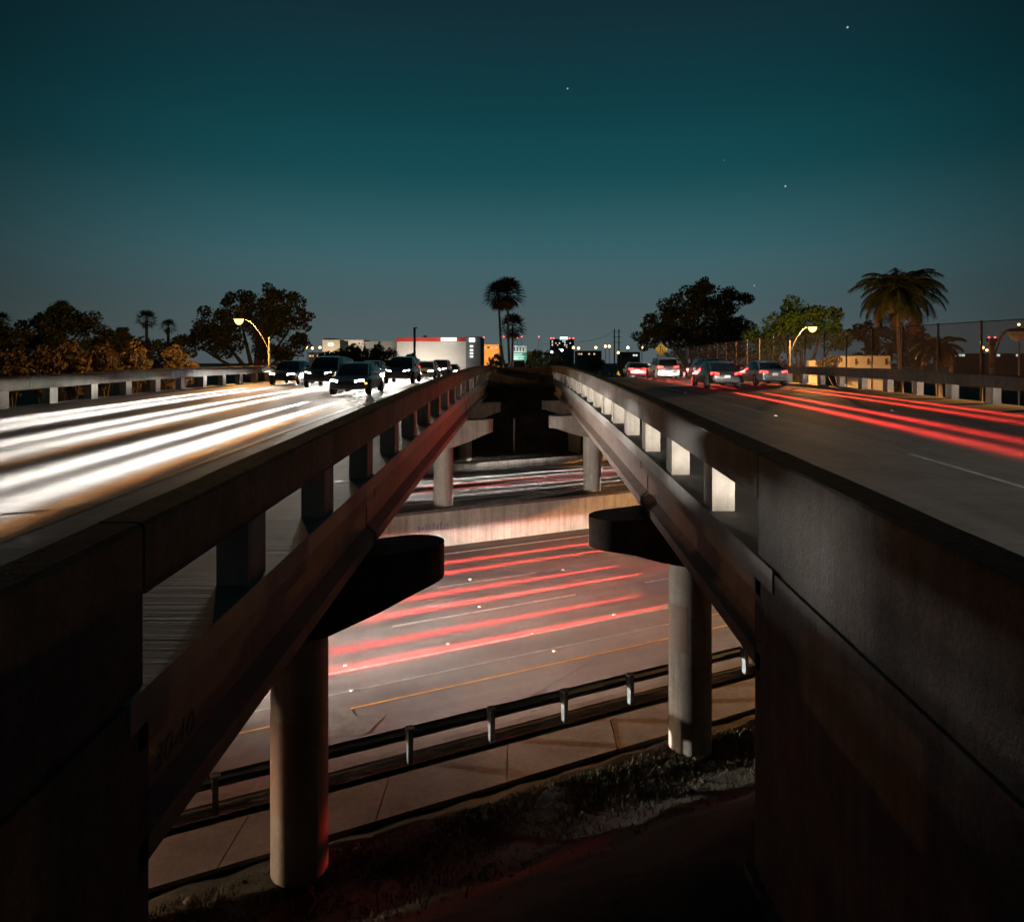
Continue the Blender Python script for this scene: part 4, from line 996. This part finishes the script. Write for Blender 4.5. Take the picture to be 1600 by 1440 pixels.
SIGNAL = local_mesh('turn_signal', MB().hexa([(-.07, -.06, -.03), (.05, .06, -.03), (.09, .02, -.03), (-.03, -.1, -.03), (-.07, -.06, .03), (.05, .06, .03), (.09, .02, .03), (-.03, -.1, .03)]), M['amber'])
HW = {'sedan': .88, 'suv': .91}
def car(kind, color, x, y, z, heading, label, group, pitch=0.0, low=2000, high=0, glow=0, wide=.25, up=.05, amber=0, wash=0):
    root = bpy.data.objects.new('car', None); COL.objects.link(root); root.location = (x, y, z); root.rotation_mode = 'XYZ'
    root.rotation_euler = (pitch, 0, heading); root.empty_display_size = .3; tag(root, label, 'car', group)
    parts, wb, wr, ht, tz, (tyre, rim, arch) = CAR[kind]
    for n, me, m in parts:
        o = bpy.data.objects.new(n, me); COL.objects.link(o); o.parent = root
        if m == 'paint': o.material_slots[0].link = 'OBJECT'; o.material_slots[0].material = PAINTS[color]
    for sx in (-1, 1):
        for sy in (-1, 1):
            a = bpy.data.objects.new('wheel_arch', arch); COL.objects.link(a); a.parent = root; a.location = (sx*(HW[kind]+.0), sy*wb, wr+.02)
            w = bpy.data.objects.new('wheel', tyre); COL.objects.link(w); w.parent = root; w.location = (sx*(HW[kind]-.06), sy*wb, wr); w.rotation_euler = (0, 0, 0 if sx > 0 else math.pi)
            r_ = bpy.data.objects.new('rim', rim); COL.objects.link(r_); r_.parent = w
    if low:          # dipped beam, broad
        l = lamp('headlight_beam', 'SPOT', (0, 2.42, ht), low*2, (1, .94, .84), root, .1, None, 75 if wide < .5 else 120, .5); l.rotation_euler = (R(90), 0, 0); beam_profile(l, .085, 2.1, wide, 9.0 if wide < .5 else 2.2, up)
    if amber:        # lit turn signal, its beam narrowed to lay an amber band on the road
        o = bpy.data.objects.new('turn_signal', SIGNAL); COL.objects.link(o); o.parent = root; o.location = (-.80, 2.07, ht-.10)
        l = lamp('turn_signal_light', 'SPOT', (-.86, 2.42, ht-.08), amber, (1, .36, .05), root, .02, None, 22, .4); l.rotation_euler = (R(90), 0, R(1.2)); beam_profile(l, .032, 2.8, .010, 14.0, .01)
    for sx in (-1, 1):
        if high:     # main beam, narrowed and overpowered to lay a white band along the lane
            l = lamp('headlight_beam', 'SPOT', (sx*.6, 2.42, ht), high, (1, .95, .87), root, .025, None, 22, .4); l.rotation_euler = (R(90), 0, 0); beam_profile(l, .032, 2.8, .0195, 14.0, .01)
        if glow:  # red beam added behind each tail lamp to lay a red band
            l = lamp('tail_band_beam', 'SPOT', (sx*.66, -2.42, tz), glow, (1, .045, .035), root, .03, None, 30, .4); l.rotation_euler = (R(90), 0, math.pi); beam_profile(l, .045, 2.6, .017, 12.0, .02)
    if wash:         # broad spread of the tail lights, an extra red spot added to tint the road
        l = lamp('tail_light_wash', 'SPOT', (0, -2.44, tz), wash, (1, .06, .045), root, .3, None, 130, .6); l.rotation_euler = (R(90), 0, math.pi); beam_profile(l, .12, 2.1, .5, 4.0, .25)
    return root
def deck_car(kind, color, X, D, forward, label, group, **k):
    sl_ = (zd(D+1.4)-zd(D-1.4))/2.8
    return car(kind, color, X, D, zd(D)+.006, 0 if forward else math.pi, label, group, math.atan(sl_)*(1 if forward else -1), **k)
GL = 'oncoming cars with headlights lit'
on = [('sedan', 'grey', -7.9, 34, 'grey saloon, nearest oncoming car in the lane by the gap'), ('suv', 'black', -7.9, 47, 'black tall car, second oncoming car in the lane by the gap'), ('sedan', 'white', -7.8, 58, 'white saloon, third oncoming car in the lane by the gap'), ('suv', 'grey', -7.9, 69, 'grey tall car, fourth oncoming car in the lane by the gap'), ('sedan', 'blue', -7.9, 80, 'blue saloon on the crest in the oncoming lane by the gap'),
      ('suv', 'black', -11.2, 41, 'black tall car, nearest oncoming car in the middle lane'), ('sedan', 'blue', -11.2, 53, 'blue saloon, second oncoming car in the middle lane'), ('sedan', 'grey', -11.2, 64, 'grey saloon, third oncoming car in the middle lane'), ('suv', 'silver', -11.2, 75, 'silver tall car on the crest in the oncoming middle lane'),
      ('sedan', 'black', -14.6, 45, 'black saloon, nearest oncoming car in the lane by the outer rail'), ('suv', 'silver', -14.6, 56, 'silver tall car, second oncoming car by the outer rail'), ('sedan', 'grey', -14.6, 67, 'grey saloon, third oncoming car by the outer rail')]
for kd, c_, X, D, lab in on: deck_car(kd, c_, X, D, False, lab, GL, amber=(700000 if D in (34, 41) else 0), low=2500 if D < 50 else 5000, high=(3400000 if D < 46 else 1500000 if D < 60 else 300000))
GRR = 'outgoing cars with tail lights lit'
og = [('sedan', 'black', 11.0, 40, 'black saloon, nearest outgoing car in the middle lane'), ('suv', 'white', 11.0, 55, 'white tall car, second outgoing car in the middle lane'), ('sedan', 'grey', 15.0, 44, 'grey saloon, nearest outgoing car beside the fence'), ('suv', 'black', 15.0, 58, 'black tall car, second outgoing car beside the fence'),
      ('sedan', 'red', 11.0, 69, 'red saloon on the crest of the outgoing middle lane'), ('sedan', 'blue', 15.0, 73, 'blue saloon on the crest beside the fence')]
for kd, c_, X, D, lab in og: deck_car(kd, c_, X, D, True, lab, GRR, low=1500, glow=(680000 if D < 46 else 260000))
deck_car('sedan', 'black', 6.0, -7, True, 'black saloon coming up behind the viewpoint on the outgoing bridge', GRR, low=3200)
deck_car('suv', 'grey', 10.2, -3, True, 'grey tall car coming up behind the viewpoint on the outgoing bridge', GRR, low=3200)
deck_car('sedan', 'silver', -6.4, -12, False, 'silver saloon that has passed the viewpoint on the oncoming bridge', GL, low=0, glow=0)
def low_car(kind, color, X, e, z, right, label, group, **k):
    p = sk(X, e); return car(kind, color, p[0], p[1], z+.006, ROT-math.pi/2 if right else ROT+math.pi/2, label, group, **k)
GN = 'cars on the lower road'
low_car('sedan', 'silver', 9.6, 26.9, 0, True, 'silver saloon on the lower road, driving off under the outgoing bridge', GN, low=1000, glow=2200000, wash=5200)
low_car('suv', 'grey', 10.6, 23.0, 0, True, 'grey tall car in the nearest lower lane under the outgoing bridge', GN, low=1000, glow=2200000, wash=5200)
low_car('sedan', 'black', 10.4, 31.0, 0, True, 'black saloon under the outgoing bridge beside the pale retaining wall', GN, low=1000, glow=1800000, wash=4200)
low_car('suv', 'white', -12.5, 26.9, 0, True, 'white tall car under the oncoming bridge, headlights towards the gap', GN, low=8000, wide=.55, up=.3)
low_car('sedan', 'blue', -11.5, 31.0, 0, True, 'blue saloon under the oncoming bridge beside the retaining wall', GN, low=700, wide=.6, up=.35)
low_car('sedan', 'red', -14, 23.2, 0, True, 'red saloon in the nearest lower lane under the oncoming bridge', GN, low=26000, wide=.6, up=.35)
GF = 'cars on the far carriageway'
low_car('sedan', 'white', 12.0, 43.3, 1.6, False, 'white saloon on the far carriageway under the outgoing bridge', GF, low=5000, high=1500000)
low_car('suv', 'black', 13.5, 39.3, 1.6, False, 'black tall car on the far carriageway under the outgoing bridge', GF, low=4000, high=900000)
low_car('sedan', 'grey', -11.5, 41.4, 1.6, False, 'grey saloon on the far carriageway under the oncoming bridge', GF, low=1500, glow=700000)
